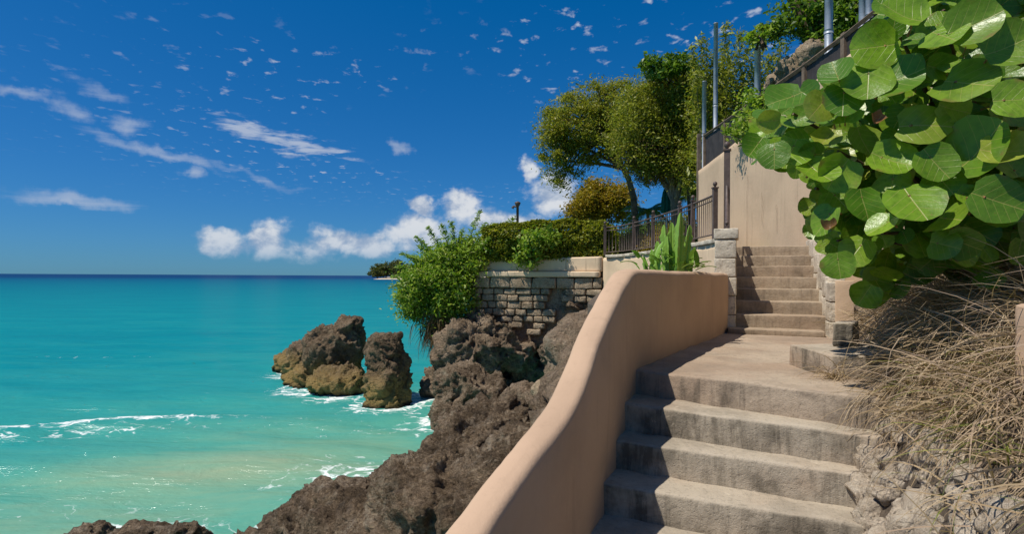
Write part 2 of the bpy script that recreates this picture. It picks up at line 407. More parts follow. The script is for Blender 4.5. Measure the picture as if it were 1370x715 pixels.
PIPE = simple_mat('galvanised_pipe', (.33, .36, .40), .5, .35, .2, 5, .4, (.24, .26, .28))
FENCE = simple_mat('dark_fence', (.045, .038, .036), .7, 0, .3, 4, .3)
WOOD = simple_mat('weathered_wood', (.17, .125, .09), .9, 0, .35, 7, .2)
CANVAS = simple_mat('green_canvas', (.012, .10, .07), .85, 0, .25, 5, .2)
LAWN = simple_mat('lawn', (.09, .13, .03), .95, 0, .4, 2, .1)
SAND = simple_mat('sand', (.62, .52, .38), .95, 0, .15, .2, .1)
WHITE = simple_mat('white_paint', (.72, .70, .66), .8, 0, .1, 2, .2)
SUCC = leaf_mat('succulent', [(.13, .26, .03), (.22, .40, .045), (.33, .50, .08)], .15, .4, .4)
PETIOLE = simple_mat('petiole', (.30, .15, .06), .6, 0, .3, 20, .3)

def seagrape_mat(name, base, hi, under, vein):
    m, n, b, out = new_mat(name)
    uv = n.node('ShaderNodeTexCoord').outputs['UV']; u, v, _ = n.sep(uv)
    info = n.node('ShaderNodeObjectInfo'); rn = info.outputs['Random']
    isl = n.node('ShaderNodeNewGeometry').outputs['Random Per Island']
    rr = n.math('FRACT', n.math('ADD', rn, isl))
    p = pos(n)
    c = n.mix(n.smooth(rr, .0, 1.0), base, hi)
    c = n.mix(n.math('MULTIPLY', n.smooth(n.math('FRACT', n.math('MULTIPLY', rr, 7.3)), .6, 1.0), .45), c, [base[0]*2.6, base[1]*1.55, base[2]*1.5])
    blot = n.noise(n.vmath('ADD', uv, n.comb(rr, rr, rr)), 5, 6, .65)
    c = n.mix(n.math('MULTIPLY', n.smooth(blot, .42, .7), .5), c, [x*.62 for x in base])
    au = n.math('ABSOLUTE', n.math('SUBTRACT', u, .5))
    mid = n.smooth(au, .014, .004)
    lat = n.math('FRACT', n.math('MULTIPLY', n.math('SUBTRACT', v, n.math('MULTIPLY', au, .75)), 5.5))
    latl = n.math('MULTIPLY', n.smooth(n.math('ABSOLUTE', n.math('SUBTRACT', lat, .5)), .045, .012), n.smooth(au, .47, .3))
    vn = n.math('MAXIMUM', mid, n.math('MULTIPLY', latl, .65))
    c = n.mix(n.math('MULTIPLY', vn, .75), c, vein)
    back = n.node('ShaderNodeNewGeometry').outputs['Backfacing']
    c = n.mix(n.math('MULTIPLY', back, .6), c, under)
    spots = n.smooth(n.noise(n.vmath('ADD', uv, n.comb(rr, rr, rr)), 14, 3, .5), .70, .76)
    edge = n.math('MULTIPLY', n.smooth(au, .36, .5), n.smooth(n.noise(p, 14, 4, .6), .5, .65))
    c = n.mix(n.math('MULTIPLY', n.math('MAXIMUM', spots, edge), .7), c, (.26, .15, .05))
    n.put(b.inputs['Base Color'], c); b.inputs['Roughness'].default_value = .33; b.inputs['Specular IOR Level'].default_value = .5
    bump(n, b, n.math('ADD', n.math('MULTIPLY', vn, -.6), n.noise(uv, 12, 3, .5)), .35, .006)
    tr = n.node('ShaderNodeBsdfTranslucent'); n.put(tr.inputs[0], n.mix(1.0, c, (1.05, 1.1, .45), 'MULTIPLY'))
    mx_ = n.node('ShaderNodeMixShader'); mx_.inputs[0].default_value = .38
    n.l.new(b.outputs[0], mx_.inputs[1]); n.l.new(tr.outputs[0], mx_.inputs[2]); n.l.new(mx_.outputs[0], out.inputs[0])
    return m
SG = seagrape_mat('seagrape_leaf', (.10, .225, .018), (.25, .41, .03), (.30, .42, .11), (.48, .45, .13))
SG_Y = seagrape_mat('seagrape_leaf_yellow', (.24, .34, .035), (.36, .42, .06), (.36, .42, .14), (.55, .42, .16))
SG_BR = seagrape_mat('seagrape_leaf_brown', (.24, .12, .055), (.34, .19, .10), (.40, .27, .18), (.50, .36, .22))

# ---------------------------------------------------------------- the sea
SHORE = []           # (x, y, radius) of rocks standing in the water, for the foam
def sea_mat():
    m, n, b, o = new_mat('sea_water'); p = pos(n)
    x, y, z = n.sep(p)
    sh = n.node('ShaderNodeAttribute', attribute_name='shallow').outputs['Fac']
    fo = n.node('ShaderNodeAttribute', attribute_name='foam').outputs['Fac']
    wob = n.noise(n.mapping(p, (.10, .35, 1)), 1.0, 5, .6, .6)
    s = n.math('ADD', sh, n.math('MULTIPLY', n.math('SUBTRACT', wob, .5), n.smooth(sh, .05, .6, .10, .34)))
    rip = n.noise(n.mapping(p, (.5, 1.7, 1)), 1.5, 6, .65, .5)  # light and dark of small ripples, painted into the water colour
    s = n.math('ADD', s, n.math('MULTIPLY', n.math('SUBTRACT', rip, .5), n.smooth(y, 80, 15, .02, .16)))
    c = n.ramp(s, [(.0, (.002, .035, .12)), (.09, (.001, .085, .17)), (.22, (.001, .15, .205)), (.42, (.004, .225, .25)), (.60, (.028, .285, .26)), (.76, (.085, .33, .25)), (.88, (.19, .36, .235)), (1.0, (.34, .37, .22))])
    # foam: torn lace, denser where the attribute says so
    pw = n.vmath('ADD', p, n.vmath('MULTIPLY', n.vmath('SUBTRACT', n.noise(p, .9, 4, .6, col=True), (.5, .5, .5)), (1.6, 1.6, 0)))
    cell = n.node('ShaderNodeTexVoronoi', feature='DISTANCE_TO_EDGE'); n.put(cell.inputs['Vector'], n.mapping(pw, (.9, 1.6, 1))); cell.inputs['Scale'].default_value = 1.5
    lace = n.smooth(cell.outputs[0], .13, .0)
    fine = n.noise(n.mapping(pw, (.7, 1.5, 1)), 2.6, 9, .72)
    fm = n.math('ADD', n.math('ADD', n.math('MULTIPLY', fine, 1.25), n.math('MULTIPLY', lace, .20)), n.math('MULTIPLY', fo, .75))
    foam = n.math('MULTIPLY', n.smooth(fm, 1.05, 1.32), n.smooth(fo, .02, .25))
    fleck = n.math('MULTIPLY', n.smooth(n.noise(n.mapping(pw, (.35, 1.6, 1)), 3.2, 7, .7), .67, .76), n.smooth(sh, .2, .45))
    foam = n.math('MAXIMUM', foam, n.math('MULTIPLY', fleck, .22))
    c = n.mix(foam, c, (.82, .86, .83))
    n.put(b.inputs['Base Color'], c)
    n.put(b.inputs['Roughness'], n.math('MULTIPLY_ADD', foam, .3, .3)); b.inputs['IOR'].default_value = 1.33
    b.inputs['Specular IOR Level'].default_value = 0.0
    gl = n.node('ShaderNodeBsdfGlossy'); gl.inputs['Roughness'].default_value = .16
    fr = n.node('ShaderNodeFresnel'); fr.inputs[0].default_value = 1.33
    ms = n.node('ShaderNodeMixShader'); n.put(ms.inputs[0], n.math('MULTIPLY', n.math('MINIMUM', fr.outputs[0], .30), n.math('MULTIPLY_ADD', foam, -.4, .5)))
    n.l.new(b.outputs[0], ms.inputs[1]); n.l.new(gl.outputs[0], ms.inputs[2]); n.l.new(ms.outputs[0], o.inputs[0])
    near = n.smooth(y, 120, 10)
    h = n.math('ADD', n.noise(n.mapping(p, (.45, 1.2, 1)), 1.1, 7, .62, .3), n.math('MULTIPLY', n.noise(n.mapping(p, (.06, .22, 1)), 1.0, 5, .6), 2.0))
    bump(n, b, h, .8, .22)
    n.l.new(b.inputs['Normal'].links[0].from_socket, gl.inputs['Normal'])
    return m
SEA = sea_mat()

def build_sea():
    ys = list(np.arange(-6, 4, .8))+list(np.arange(4, 32, .13))
    y = 32.0; st = .13
    while y < 26000: ys.append(y); st *= 1.07; y += st
    xs = list(np.arange(-28, 4, .16)); x = -28.0; st = .16; left = []
    while x > -26000: st *= 1.12; x -= st; left.append(x)
    x = 4.0; st = .16; right = []
    while x < 26000: right.append(x); st *= 1.2; x += st
    xs = left[::-1]+xs+right
    X, Y = np.meshgrid(np.array(xs), np.array(ys)); nx, ny = len(xs), len(ys)
    # a long swell wave that breaks along a line, drawn in plan
    wx = np.array([-30, -19, -14.6, -10.8, -8.2, -4.5, -2]); wy = np.array([10.8, 12.0, 13.4, 15.0, 15.9, 15.6, 15.2])
    crest_y = np.interp(X, wx, wy)+.12*np.sin(X*1.7)+.08*np.sin(X*4.1+1)
    dY = Y-crest_y
    crest = np.exp(-(dY/.42)**2)
    env = np.interp(X, [-24, -19, -12, -9.5, -7.5, -4, -2], [.55, .8, .9, 1.0, .55, .35, .2])
    Z = .16*env*np.exp(-(dY/.8)**2)*np.where(np.abs(X) < 40, 1, 0)
    damp = np.clip(1-(np.hypot(X, Y)-20)/60, 0, 1)
    Z += damp*(.045*np.sin(.9*Y+.35*X+np.sin(X*.3)*1.4)+.03*np.sin(1.9*Y-.5*X+1.3*np.sin(.7*X))+.02*np.sin(3.3*Y+1.1*X+2*np.sin(.5*Y)))
    foam = np.zeros_like(X)
    for sx, sy, r in SHORE:
        dd = np.hypot(X-sx, Y-sy)-r
        foam = np.maximum(foam, .62*np.clip(1-dd/1.3, 0, 1)**1.2)
    trail = np.clip(1-np.abs(dY+.9)/1.6, 0, 1)*.36
    foam = np.maximum(foam, env*np.maximum(crest*.72, trail*1.35))
    # backwash streaks over the shallows
    foam = np.maximum(foam, .60*np.exp(-((X+3.0)/2.0)**2-((Y-11.4)/1.5)**2))
    foam = np.maximum(foam, .60*np.exp(-((X+2.7)/.9)**2-((Y-18.0)/3.4)**2))
    foam = np.maximum(foam, .40*np.exp(-((X+3.6)/2.0)**2-((Y-14.6)/.8)**2))
    foam = np.maximum(foam, .36*np.exp(-((X+8.0)/3.0)**2-((Y-9.8)/.9)**2))
    foam = np.maximum(foam, .30*np.exp(-((X+7.5)/3.5)**2-((Y-24.5)/.5)**2))
    foam = np.maximum(foam, .30*np.exp(-((X+20)/6)**2-((Y-27.5)/.5)**2))
    foam = np.maximum(foam, .34*np.exp(-((X+6.0)/2.0)**2-((Y-34)/.6)**2))
    dist = np.hypot(X*.8, Y)
    sh = np.interp(np.log(np.maximum(dist, 3)), np.log([3, 9.0, 12, 16, 21, 30, 48, 90, 180, 420, 900]), [.80, .76, .74, .66, .58, .50, .43, .35, .24, .12, .0])
    sh += .12*np.exp(-((X+4.4)/3.2)**2-((Y-13.0)/3.2)**2)+.10*np.exp(-((X+7)/3)**2-((Y-11)/2.5)**2)
    sh += .10*np.exp(-((X+2.6)/1.2)**2-((Y-17)/3)**2)-.05*np.clip((-X-9)/10, 0, 1)*(Y < 40)
    V = np.stack([X, Y, Z], -1).reshape(-1, 3)
    i = np.arange(nx*ny).reshape(ny, nx)
    q = np.stack([i[:-1, :-1], i[:-1, 1:], i[1:, 1:], i[1:, :-1]], -1).reshape(-1, 4)
    me = mesh_np('sea', V, q)
    for nm, arr in (('shallow', sh), ('foam', foam)):
        at = me.attributes.new(nm, 'FLOAT', 'POINT'); at.data.foreach_set('value', np.clip(arr, 0, 1).astype(np.float32).ravel())
    tag(obj('sea', me, SEA, smooth=True), 'turquoise sea with pale sandy shallows and foam lines', kind='structure')

# ---------------------------------------------------------------- lower steps, landing
ZL = EYE-.713; RISE = .19
LP = [(.949, 4.37), (.785, 4.06), (.68, 3.80), (.577, 3.51)]
RP = [(2.06, 3.45), (1.98, 3.30), (1.91, 3.16), (1.81, 2.955)]
for k in range(6):
    LP.append((LP[-1][0]-.115, LP[-1][1]-.29)); RP.append((RP[-1][0]-.135, RP[-1][1]-.24))

def ext(a, b, da, db):
    a = Vector(a); b = Vector(b); u = (b-a).normalized()
    return tuple(a-u*da), tuple(b+u*db)

def build_lower_stairs():
    t = thing('lower_staircase', 'wide weathered grey concrete steps stained black, beside the curving tan wall', 'stairs', (1.3, 3.4, ZL-RISE))
    for k in range(1, len(LP)):
        a, b = ext(LP[k], RP[k], .12, .16); c, d = ext(LP[k-1], RP[k-1], .12, .16)
        c = Vector(c)+Vector((.03, .06)); d = Vector(d)+Vector((.03, .06))
        bm = worn_block([a, b, tuple(d), tuple(c)], ZL-RISE*k-.32, ZL-RISE*k, .02, .05, .010, k*1.37, .006)
        obj('step', bm, CONC, t, True)
    a, b = ext(LP[0], RP[0], .12, .16)
    poly = [a, b, (2.75, 3.9), (4.3, 6.3), (4.35, 7.2), (2.7, 8.0), (2.4, 7.1)]
    bm = worn_block(poly, ZL-.32, ZL, .02, .09, .010, 9.1, .008)
    tag(obj('landing', bm, CONC_L, None, True), 'worn brown concrete landing between the two flights of steps', kind='structure')
    # low slab and block at the right of the landing
    s = thing('concrete_plinth', 'low stained concrete ledge jutting into the landing below the dry grass', 'ledge', (2.6, 4.35, ZL))
    obj('slab', worn_block([(2.25, 4.0), (3.2, 3.9), (3.3, 4.75), (2.286, 4.67)], ZL-.1, ZL+.168, .015, .05, .009, 3.3, .004), CONC, s, True)
    obj('end_block', worn_block([(2.545, 4.50), (2.70, 4.48), (2.90, 4.74), (2.70, 4.74)], ZL+.168, ZL+.36, .02, .04, .012, 5.3), CONC, s, True)
build_lower_stairs()

# ---------------------------------------------------------------- the sweeping low wall
def build_sweep_wall():
    ctrl = [((2.87, 7.48), .05), ((1.90, 5.915), .055), ((1.25, 4.86), .06), ((1.02, 4.49), .06), ((.93, 4.32), .045), ((.85, 4.13), -.01), ((.763, 3.94), -.10), ((.577, 3.51), -.31), ((.47, 3.26), -.475), ((.382, 3.06), -.63),
            ((.278, 2.82), -.716), ((.127, 2.47), -.775), ((.012, 2.20), -.835), ((-.049, 2.06), -.875), ((-.28, 1.52), -1.03), ((-.50, 1.0), -1.22), ((-.9, 0.05), -1.62), ((-1.3, -.9), -2.0)]
    pts = np.array([(*p, z) for p, z in ctrl]); s = np.concatenate([[0], np.cumsum(np.hypot(*np.diff(pts[:, :2], axis=0).T))])
    S = np.arange(0, s[-1], .045)
    def cr(col):
        y = np.interp(S, s, pts[:, col])
        k = np.exp(-np.linspace(-2, 2, 9)**2); k /= k.sum()
        yp = np.pad(y, 4, mode='reflect', reflect_type='odd'); return np.convolve(yp, k, 'valid')
    X, Y, Z = cr(0), cr(1), cr(2); Z = np.convolve(np.pad(Z, 3, mode='edge'), np.ones(7)/7, 'valid')
    T = .165; bm = bmesh.new(); rings = []
    for i in range(len(S)):
        j0, j1 = max(i-1, 0), min(i+1, len(S)-1)
        t = Vector((X[j1]-X[j0], Y[j1]-Y[j0], 0)).normalized(); nrm = Vector((t.y, -t.x, 0))   # travelling towards the camera: this points to the sea side
        p0 = Vector((X[i], Y[i], EYE+Z[i])); ring = []
        nrm = -nrm if nrm.x > 0 else nrm
        zb = 1.6
        prof = []
        rr = .046
        for q in np.linspace(0, 1, 15): prof.append((0.0, zb+(p0.z-rr-zb)*q))
        for a in np.linspace(0, math.pi/2, 6)[1:]: prof.append((rr-rr*math.cos(a), p0.z-rr+rr*math.sin(a)))
        for q in (.38, .5, .62): prof.append((T*q+.0, p0.z+.004))
        for a in np.linspace(math.pi/2, math.pi, 6)[:-1]: prof.append((T-rr-rr*math.cos(a), p0.z-rr+rr*math.sin(a)))
        for q in np.linspace(1, 0, 8): prof.append((T+.03*(1-q), zb-1.0+(p0.z-rr-zb+1.0)*q))
        for dd, zz in prof:
            p = Vector((p0.x, p0.y, zz))+nrm*dd
            w = noise.fractal(p*1.7+Vector((3, 1, 8)), 1, 2, 3)*.010+noise.fractal(p*9, 1, 2, 2)*.0025
            p += (nrm*(-1 if dd < T/2 else 1))*w+Vector((0, 0, w*.7))
            ring.append(bm.verts.new(p))
        rings.append(ring)
    for a, b in zip(rings[:-1], rings[1:]):
        for k in range(len(a)-1): bm.faces.new((a[k], a[k+1], b[k+1], b[k]))
    bm.faces.new(rings[0]); bm.faces.new(rings[-1][::-1])
    bmesh.ops.recalc_face_normals(bm, faces=bm.faces)
    tag(obj('sweeping_wall', bm, STUCCO, None, True), 'smooth tan rendered wall that sweeps down in an S beside the steps', 'wall')
build_sweep_wall()

# ---------------------------------------------------------------- pillar, upper flight, cheeks
U = Vector((.93, -.37)).normalized(); VV = Vector((.37, .93)).normalized()
B0 = Vector((3.75, 6.77))
def build_pillar():
    t = thing('stone_pillar', 'square pillar of pale stone blocks with flat cap at foot of upper steps', 'pillar', (2.85, 7.5, ZL))
    z = ZL-.02; hs = [.245, .25, .24, .25, .245, .145]
    for i, h in enumerate(hs):
        e = random.uniform(-.006, .006); q0 = Vector((2.655, 7.44))
        w, dpt = .262, .30
        if i == len(hs)-1: q0 = q0-U*.012-VV*.012; w, dpt = .30, .33
        q0 = q0+U*e
        q = [q0, q0+U*w, q0+U*w+VV*dpt, q0+VV*dpt]
        bm = worn_block([tuple(p) for p in q], z+.004, z+h-.004, .012, .04, .009, i*2.2+4)
        obj('cap' if i == len(hs)-1 else 'block', bm, CORAL, t, True); z += h
    return t
build_pillar()
TR, RS, ZU = .31, .163, ZL+.07
def build_upper_stairs():
    t = thing('upper_staircase', 'narrow flight of plain brown concrete steps climbing to the tall tan wall', 'stairs', (3.2, 7.1, ZL))
    for k in range(8):
        o = B0+VV*(TR*k); zt = ZU+RS*k
        r = o+U*.10 if k else o-U*.01; l = o-U*(1.30 if k else 1.10)
        bk = .10+TR if k < 7 else .55
        q = [l, r, r+VV*bk, l+VV*bk]
        obj('step', worn_block([tuple(p) for p in q], zt-(.08 if k == 0 else .30), zt, .014, .06, .007, k*1.9+30, .004), CONC_U, t, True)
    # right cheek: pale stone blocks stepping up with the flight
    c = thing('right_stair_cheek', 'pale stone block side wall on the right of the upper steps, leaves hanging over', 'wall', (3.9, 6.8, ZL))
    steps = [(-.02, .36, -.05), (.34, .70, .02), (.70, 1.10, .15), (1.10, 1.55, .34), (1.55, 2.1, .56), (2.1, 2.6, .60)]
    for i, (a, b, top) in enumerate(steps):
        z = ZL-.05
        zt = EYE+top; n = max(2, int(round((zt-z)/.28)))
        for j in range(n):
            h = (zt-z)/(n-j); o = B0+U*.03+VV*(a+.003+random.uniform(0, .004)); w = .22
            q = [o, o+U*w, o+U*w+VV*(b-a-.006), o+VV*(b-a-.006)]
            obj('block', worn_block([tuple(p) for p in q], z+.003, z+h-.003, .012, .06, .008, i*3.1+j+60), CORAL, c, True); z += h
    o = B0+U*.09-VV*.035
    q = [o, o+U*.19, o+U*.19+VV*.03, o+VV*.03]
    obj('render_face', worn_block([tuple(p) for p in q], ZL-.02, EYE-.03, .006, .06, .003, 77), STUCCO_W, c, True)
    # left cheek, low, behind the pillar
    t2 = thing('left_stair_cheek', 'level pale block wall along the left of the upper steps, running back from the pillar', 'wall', (2.75, 7.8, ZL))
    o = B0-U*1.10+VV*.52
    for i in range(4):
        a = o+VV*(.42*i); zt = EYE+.66+.01*(i % 2)
        q = [a-U*.16, a, a+VV*.418, a+VV*.418-U*.16]
        obj('block', worn_block([tuple(p) for p in q], ZL-.1, zt, .012, .08, .005, i+90), CORAL, t2, True)
build_upper_stairs()

def post(bm, p, h, w, finial=True, rotz=0.0):
    rot = Matrix.Rotation(rotz, 3, 'Z')
    add_box(bm, Vector(p)+Vector((0, 0, h/2)), (w, w, h), rot)
    add_box(bm, Vector(p)+Vector((0, 0, h+.012)), (w*1.35, w*1.35, .024), rot)
def finial(bm, p, r):
    lathe(bm, [(r*.45, 0), (r*.45, r*.5), (r*.85, r*.9), (r, r*1.5), (r*.85, r*2.1), (r*.3, r*2.5)], 12, p)

def build_handrail():
    t = thing('stair_handrail', 'dark brown iron handrail with square posts on the left of the upper steps', 'railing', (2.8, 7.6, ZL+.8))
    line = lambda Y: Vector((.3776*Y, Y, 0))
    nos = lambda Y: ZU+RS*(max(0, (Y-7.22)/.288))
    for Y, h, w in ((7.95, .95, .05), (9.42, 1.52, .095)):
        p = line(Y); p.z = nos(Y)-.02
        bm = bmesh.new(); post(bm, p, h, w, rotz=-.38); pp = obj('post', bm, IRON, t)
        bm = bmesh.new(); finial(bm, p+Vector((0, 0, h+.024)), w*.55); obj('finial', bm, IRON, pp, True)
    for dz in (.92, .80):
        bm = bmesh.new(); a, b = line(7.66), line(9.40); a.z = nos(7.66)+dz; b.z = nos(9.40)+dz
        tube(bm, [a, b], .024, 8); obj('rail', bm, IRON, t, True)
    for i in range(12):
        Y = 7.78+.135*i; p = line(Y); p.z = nos(Y)
        bm = bmesh.new(); tube(bm, [p+Vector((0, 0, .05)), p+Vector((0, 0, .82))], .010, 6); obj('baluster', bm, IRON, t, True)
build_handrail()

# ---------------------------------------------------------------- tall retaining wall with its fence and poles
WX = lambda Y: 4.75+.035*(Y-8)
WTOP = lambda Y: EYE+np.interp(Y, [5, 8.2, 14.8, 15.6], [3.25, 3.16, 2.88, 2.86])
def build_retaining_wall():
    bm = bmesh.new(); ys = np.arange(1.4, 15.35, .12); rows = []
    zs = np.linspace(0, 1, 34)
    for y in ys:
        row = []
        for f in zs:
            z = 2.6+(WTOP(y)-2.6)*f
            p = Vector((WX(y), y, z)); p.x += noise.fractal(p*1.1, 1, 2, 4)*.012
            row.append(bm.verts.new(p))
        for dx, z in ((.03, WTOP(y)+.02), (.28, WTOP(y)+.02), (.30, 2.6)): row.append(bm.verts.new((WX(y)+dx, y, z)))
        rows.append(row)
    for a, b in zip(rows[:-1], rows[1:]):
        for k in range(len(a)-1): bm.faces.new((a[k], a[k+1], b[k+1], b[k]))
    bm.faces.new(rows[0]); bm.faces.new(rows[-1][::-1]); bmesh.ops.recalc_face_normals(bm, faces=bm.faces)
    w = obj('retaining_wall', bm, STUCCO_W, None, True)
    tag(w, 'tall cracked tan rendered wall rising behind the upper steps', 'wall')
    # hairline cracks: drawn as thin dark strips standing a hair proud
    CR = simple_mat('crack_line', (.30, .20, .13), .95, 0, .3, 30, .1)
    for px, y0, y1 in ((998, 232, 330), (1041, 272, 308), (1020, 255, 300)):
        Y = 4.85/((px-685)/F); bm = bmesh.new(); prev = None
        for i in range(14):
            q = y0+(y1-y0)*i/13; z = EYE+(370-q)/F*Y; yy = Y+noise.noise(Vector((px, i*.35, 2)))*.05; wd = .005
            a = bm.verts.new((WX(yy)-.022, yy-wd, z)); b = bm.verts.new((WX(yy)-.022, yy+wd, z))
            if prev: bm.faces.new((prev[0], prev[1], b, a))
            prev = (a, b)
        obj('crack', bm, CR, w)
    # fence
    t = thing('screen_fence', 'dark boarded fence with brown posts along the top of the tall tan wall', 'fence', (WX(10)+.1, 10, WTOP(10)))
    pys = [15.0, 13.4, 12.05, 10.75, 9.5, 8.3, 7.1, 5.9]
    top = lambda y: EYE+np.interp(y, [5.9, 8.7, 14.8, 15.5], [3.55, 3.50, 3.70, 3.74])
    for y in pys:
        bm = bmesh.new(); zb = WTOP(y)-.02; add_box(bm, (WX(y)+.09, y, (zb+top(y)+.08)/2), (.09, .09, top(y)+.08-zb)); obj('post', bm, WOOD, t)
    for a, b in zip(pys[:-1], pys[1:]):
        n = 8; d = (a-b-.10)/n
        for i in range(n):
            y = b+.05+d*(i+.5); zb = WTOP(y)+.03
            bm = bmesh.new(); add_box(bm, (WX(y)+.10+random.uniform(-.004, .004), y, (zb+top(y))/2), (.02, d-.008, top(y)-zb)); obj('board', bm, FENCE, t)
        bm = bmesh.new(); tube(bm, [(WX(a)+.07, a, top(a)+.03), (WX(b)+.07, b, top(b)+.03)], .04, 4); obj('top_rail', bm, WOOD, t)
    # tall weathered end post, runs down the corner of the wall
    bm = bmesh.new(); Y = 15.3; add_box(bm, (WX(Y)+.055, Y+.14, EYE+2.7), (.09, .09, 2.4))
    tag(obj('corner_post', bm, WOOD), 'grey weathered timber post at the far corner of the tall wall', 'post')
    # poles
    rows = [(941, 108, .055, 'thin galvanised pole beside the weathered corner post of the wall'),
            (956, 30, .055, 'tallest thin galvanised pole rising from the feathery bush'),
            (1012, 62, .062, 'galvanised pole with a green creeper tuft on its top'),
            (1107, -60, .060, 'thick galvanised pole in front of the hanging branches'),
            (1153, -40, .055, 'galvanised pole close beside its twin above the round leaves'),
            (1161, -60, .045, 'slimmer pole of the close pair above the round leaves')]
    for px, ytop, r, lab in rows:
        Y = 4.98/((px-685)/F)
        for _ in range(3): Y = (WX(Y)+.22)/((px-685)/F)
        if px == 941: Y -= .3
        x = PX(px, Y); zt = EYE+(370-ytop)/F*Y; zb = WTOP(Y)-.25
        bm = bmesh.new(); tube(bm, [(x, Y, zb), (x, Y, zt)], r, 12); tube(bm, [(x, Y, zt-.001), (x, Y, zt+.015)], r*1.08, 12)
        tube(bm, [(x, Y, zb+(zt-zb)*.45), (x, Y, zb+(zt-zb)*.45+.06)], r*1.15, 12)
        tag(obj('metal_pole', bm, PIPE, None, True), lab, 'pole', 'metal poles behind the fence')
    return
build_retaining_wall()

# ---------------------------------------------------------------- terrace wall, stones, coping, railing
TP = [(632, 19.0, 346.5), (700, 18.65, 346), (780, 18.0, 343.5), (815, 17.7, 342), (830, 17.4, 341), (864, 15.7, 337), (914, 13.2, 328.6), (940, 12.0, 323.5), (956, 11.2, 320.5), (962, 10.9, 319)]
TPT = [(PX(p, Y), Y, EYE+(370-y)/F*Y) for p, Y, y in TP]
def tline(n):
    a = np.array(TPT); s = np.concatenate([[0], np.cumsum(np.hypot(*np.diff(a[:, :2], axis=0).T))])
    return s[-1], s, lambda q: np.array([np.interp(q, s, a[:, i]) for i in range(3)])
def build_terrace():
    Ltot, s, at = tline(0)
    t = thing('terrace_wall', 'cream rendered terrace wall on old brown masonry above the cliff', 'wall', (TPT[0][0], TPT[0][1], EYE+.1))
    def strip(name, q0, q1, z0f, z1f, out0, thick, m, parent, step=.16, nz=10, amp=.012, top_cap=True):
        bm = bmesh.new(); rows = []
        for q in np.arange(q0, q1+1e-6, step):
            p = at(q); pa, pb = at(max(q-.1, 0)), at(min(q+.1, Ltot)); d = pb-pa; d2 = Vector((d[0], d[1], 0)).normalized(); nr = Vector((d2.y, -d2.x, 0))
            row = []
            for f in np.linspace(0, 1, nz):
                z = z0f(p)+(z1f(p)-z0f(p))*f; v = Vector((p[0], p[1], z))+nr*out0
                v += nr*noise.fractal(v*2.1, 1, 2, 4)*amp; row.append(bm.verts.new(v))
            for o_, zz in ((thick, z1f(p)), (thick, z0f(p))):
                v = Vector((p[0], p[1], zz))+nr*(out0-o_); row.append(bm.verts.new(v))
            rows.append(row)
        for a, b in zip(rows[:-1], rows[1:]):
            for k in range(len(a)): bm.faces.new((a[k], a[(k+1) % len(a)], b[(k+1) % len(a)], b[k]))
        bm.faces.new(rows[0]); bm.faces.new(rows[-1][::-1]); bmesh.ops.recalc_face_normals(bm, faces=bm.faces)
        bmesh.ops.bevel(bm, geom=[e for e in bm.edges if e.is_manifold and e.calc_face_angle(0) > 1.2], offset=.02, segments=2, affect='EDGES')
        return obj(name, bm, m, parent, True)
    qs = s[3]-.2                                       # masonry ends here; beyond it render runs down
    strip('render_band', .0, qs, lambda p: EYE+.16, lambda p: p[2]-.004, .0, .35, STUCCO_T, t)
    strip('render_face', qs+.005, Ltot, lambda p: EYE-1.6, lambda p: p[2]-.05, .0, .35, STUCCO_T, t, .16, 18)
    strip('ledge', -.06, qs+.02, lambda p: EYE-.02, lambda p: EYE+.168, .14, .5, STUCCO_T, t, .16, 6, .02)
    # coping stones
    q = qs+.1; i = 0
    while q < Ltot-.3:
        l = random.uniform(.34, .52); a, b = at(q), at(min(q+l-.012, Ltot)); d = Vector((b[0]-a[0], b[1]-a[1], 0)).normalized(); nr = Vector((d.y, -d.x, 0))
        A, Bv = Vector((a[0], a[1], 0)), Vector((b[0], b[1], 0)); qd = [A+nr*.05, Bv+nr*.05, Bv-nr*.33, A-nr*.33]
        z = (a[2]+b[2])/2
        obj('coping_stone', worn_block([(v.x, v.y) for v in qd], z-.055, z+.03, .012, .12, .008, i+200), CORAL, t, True); q += l; i += 1
    # masonry
    z = EYE-.03; row = 0
    base = strip('masonry_core', .05, qs-.05, lambda p: EYE-2.4, lambda p: EYE-.04, -.12, .4, ROCK_CLIFF, t, .3, 8, .03)
    while z > EYE-2.15:
        h = random.uniform(.20, .30) if row else .36
        q = random.uniform(-.05, .1)
        while q < qs-.1:
            l = random.uniform(.28, .52) if row else random.uniform(.55, .9)
            l = min(l, qs-q); p = at(q+l/2); px = 685+F*p[0]/p[1]; py = 370+(EYE-z)/p[1]*F
            skip = False
            if row and abs(px-(751+4*math.sin(py*.06)-max(0, py-410)*.28)) < 9 and 384 < py < 440: skip = True       # the open crack
            if row and px > 757 and py > 398: skip = True                                                    # bare rock
            lim = np.interp(px, [625, 650, 690, 740, 757], [410, 420, 432, 448, 448])
            if py > lim+random.uniform(-8, 8): skip = True
            if row > 2 and random.random() < .10: skip = True
            if not skip and l > .15:
                a, b = at(q+.012), at(q+l-.012); A, Bv = Vector((a[0], a[1], 0)), Vector((b[0], b[1], 0)); d = (Bv-A).normalized(); nr = Vector((d.y, -d.x, 0))
                outp = random.uniform(.02, .085)-(.0 if row else -.04); qd = [A+nr*outp, Bv+nr*outp, Bv-nr*.22, A-nr*.22]
                jz = random.uniform(-.012, .012)
                obj('stone', worn_block([(v.x, v.y) for v in qd], z-h+.012+jz, z-.010+jz, .04, .13, .034, random.uniform(0, 400)), STONE_OLD, t, True)
            q += l
        z -= h; row += 1
    # railing
    rt = thing('iron_railing', 'dark brown iron railing with ball-topped posts on the terrace wall', 'railing', (at(s[3])[0], at(s[3])[1], at(s[3])[2]))
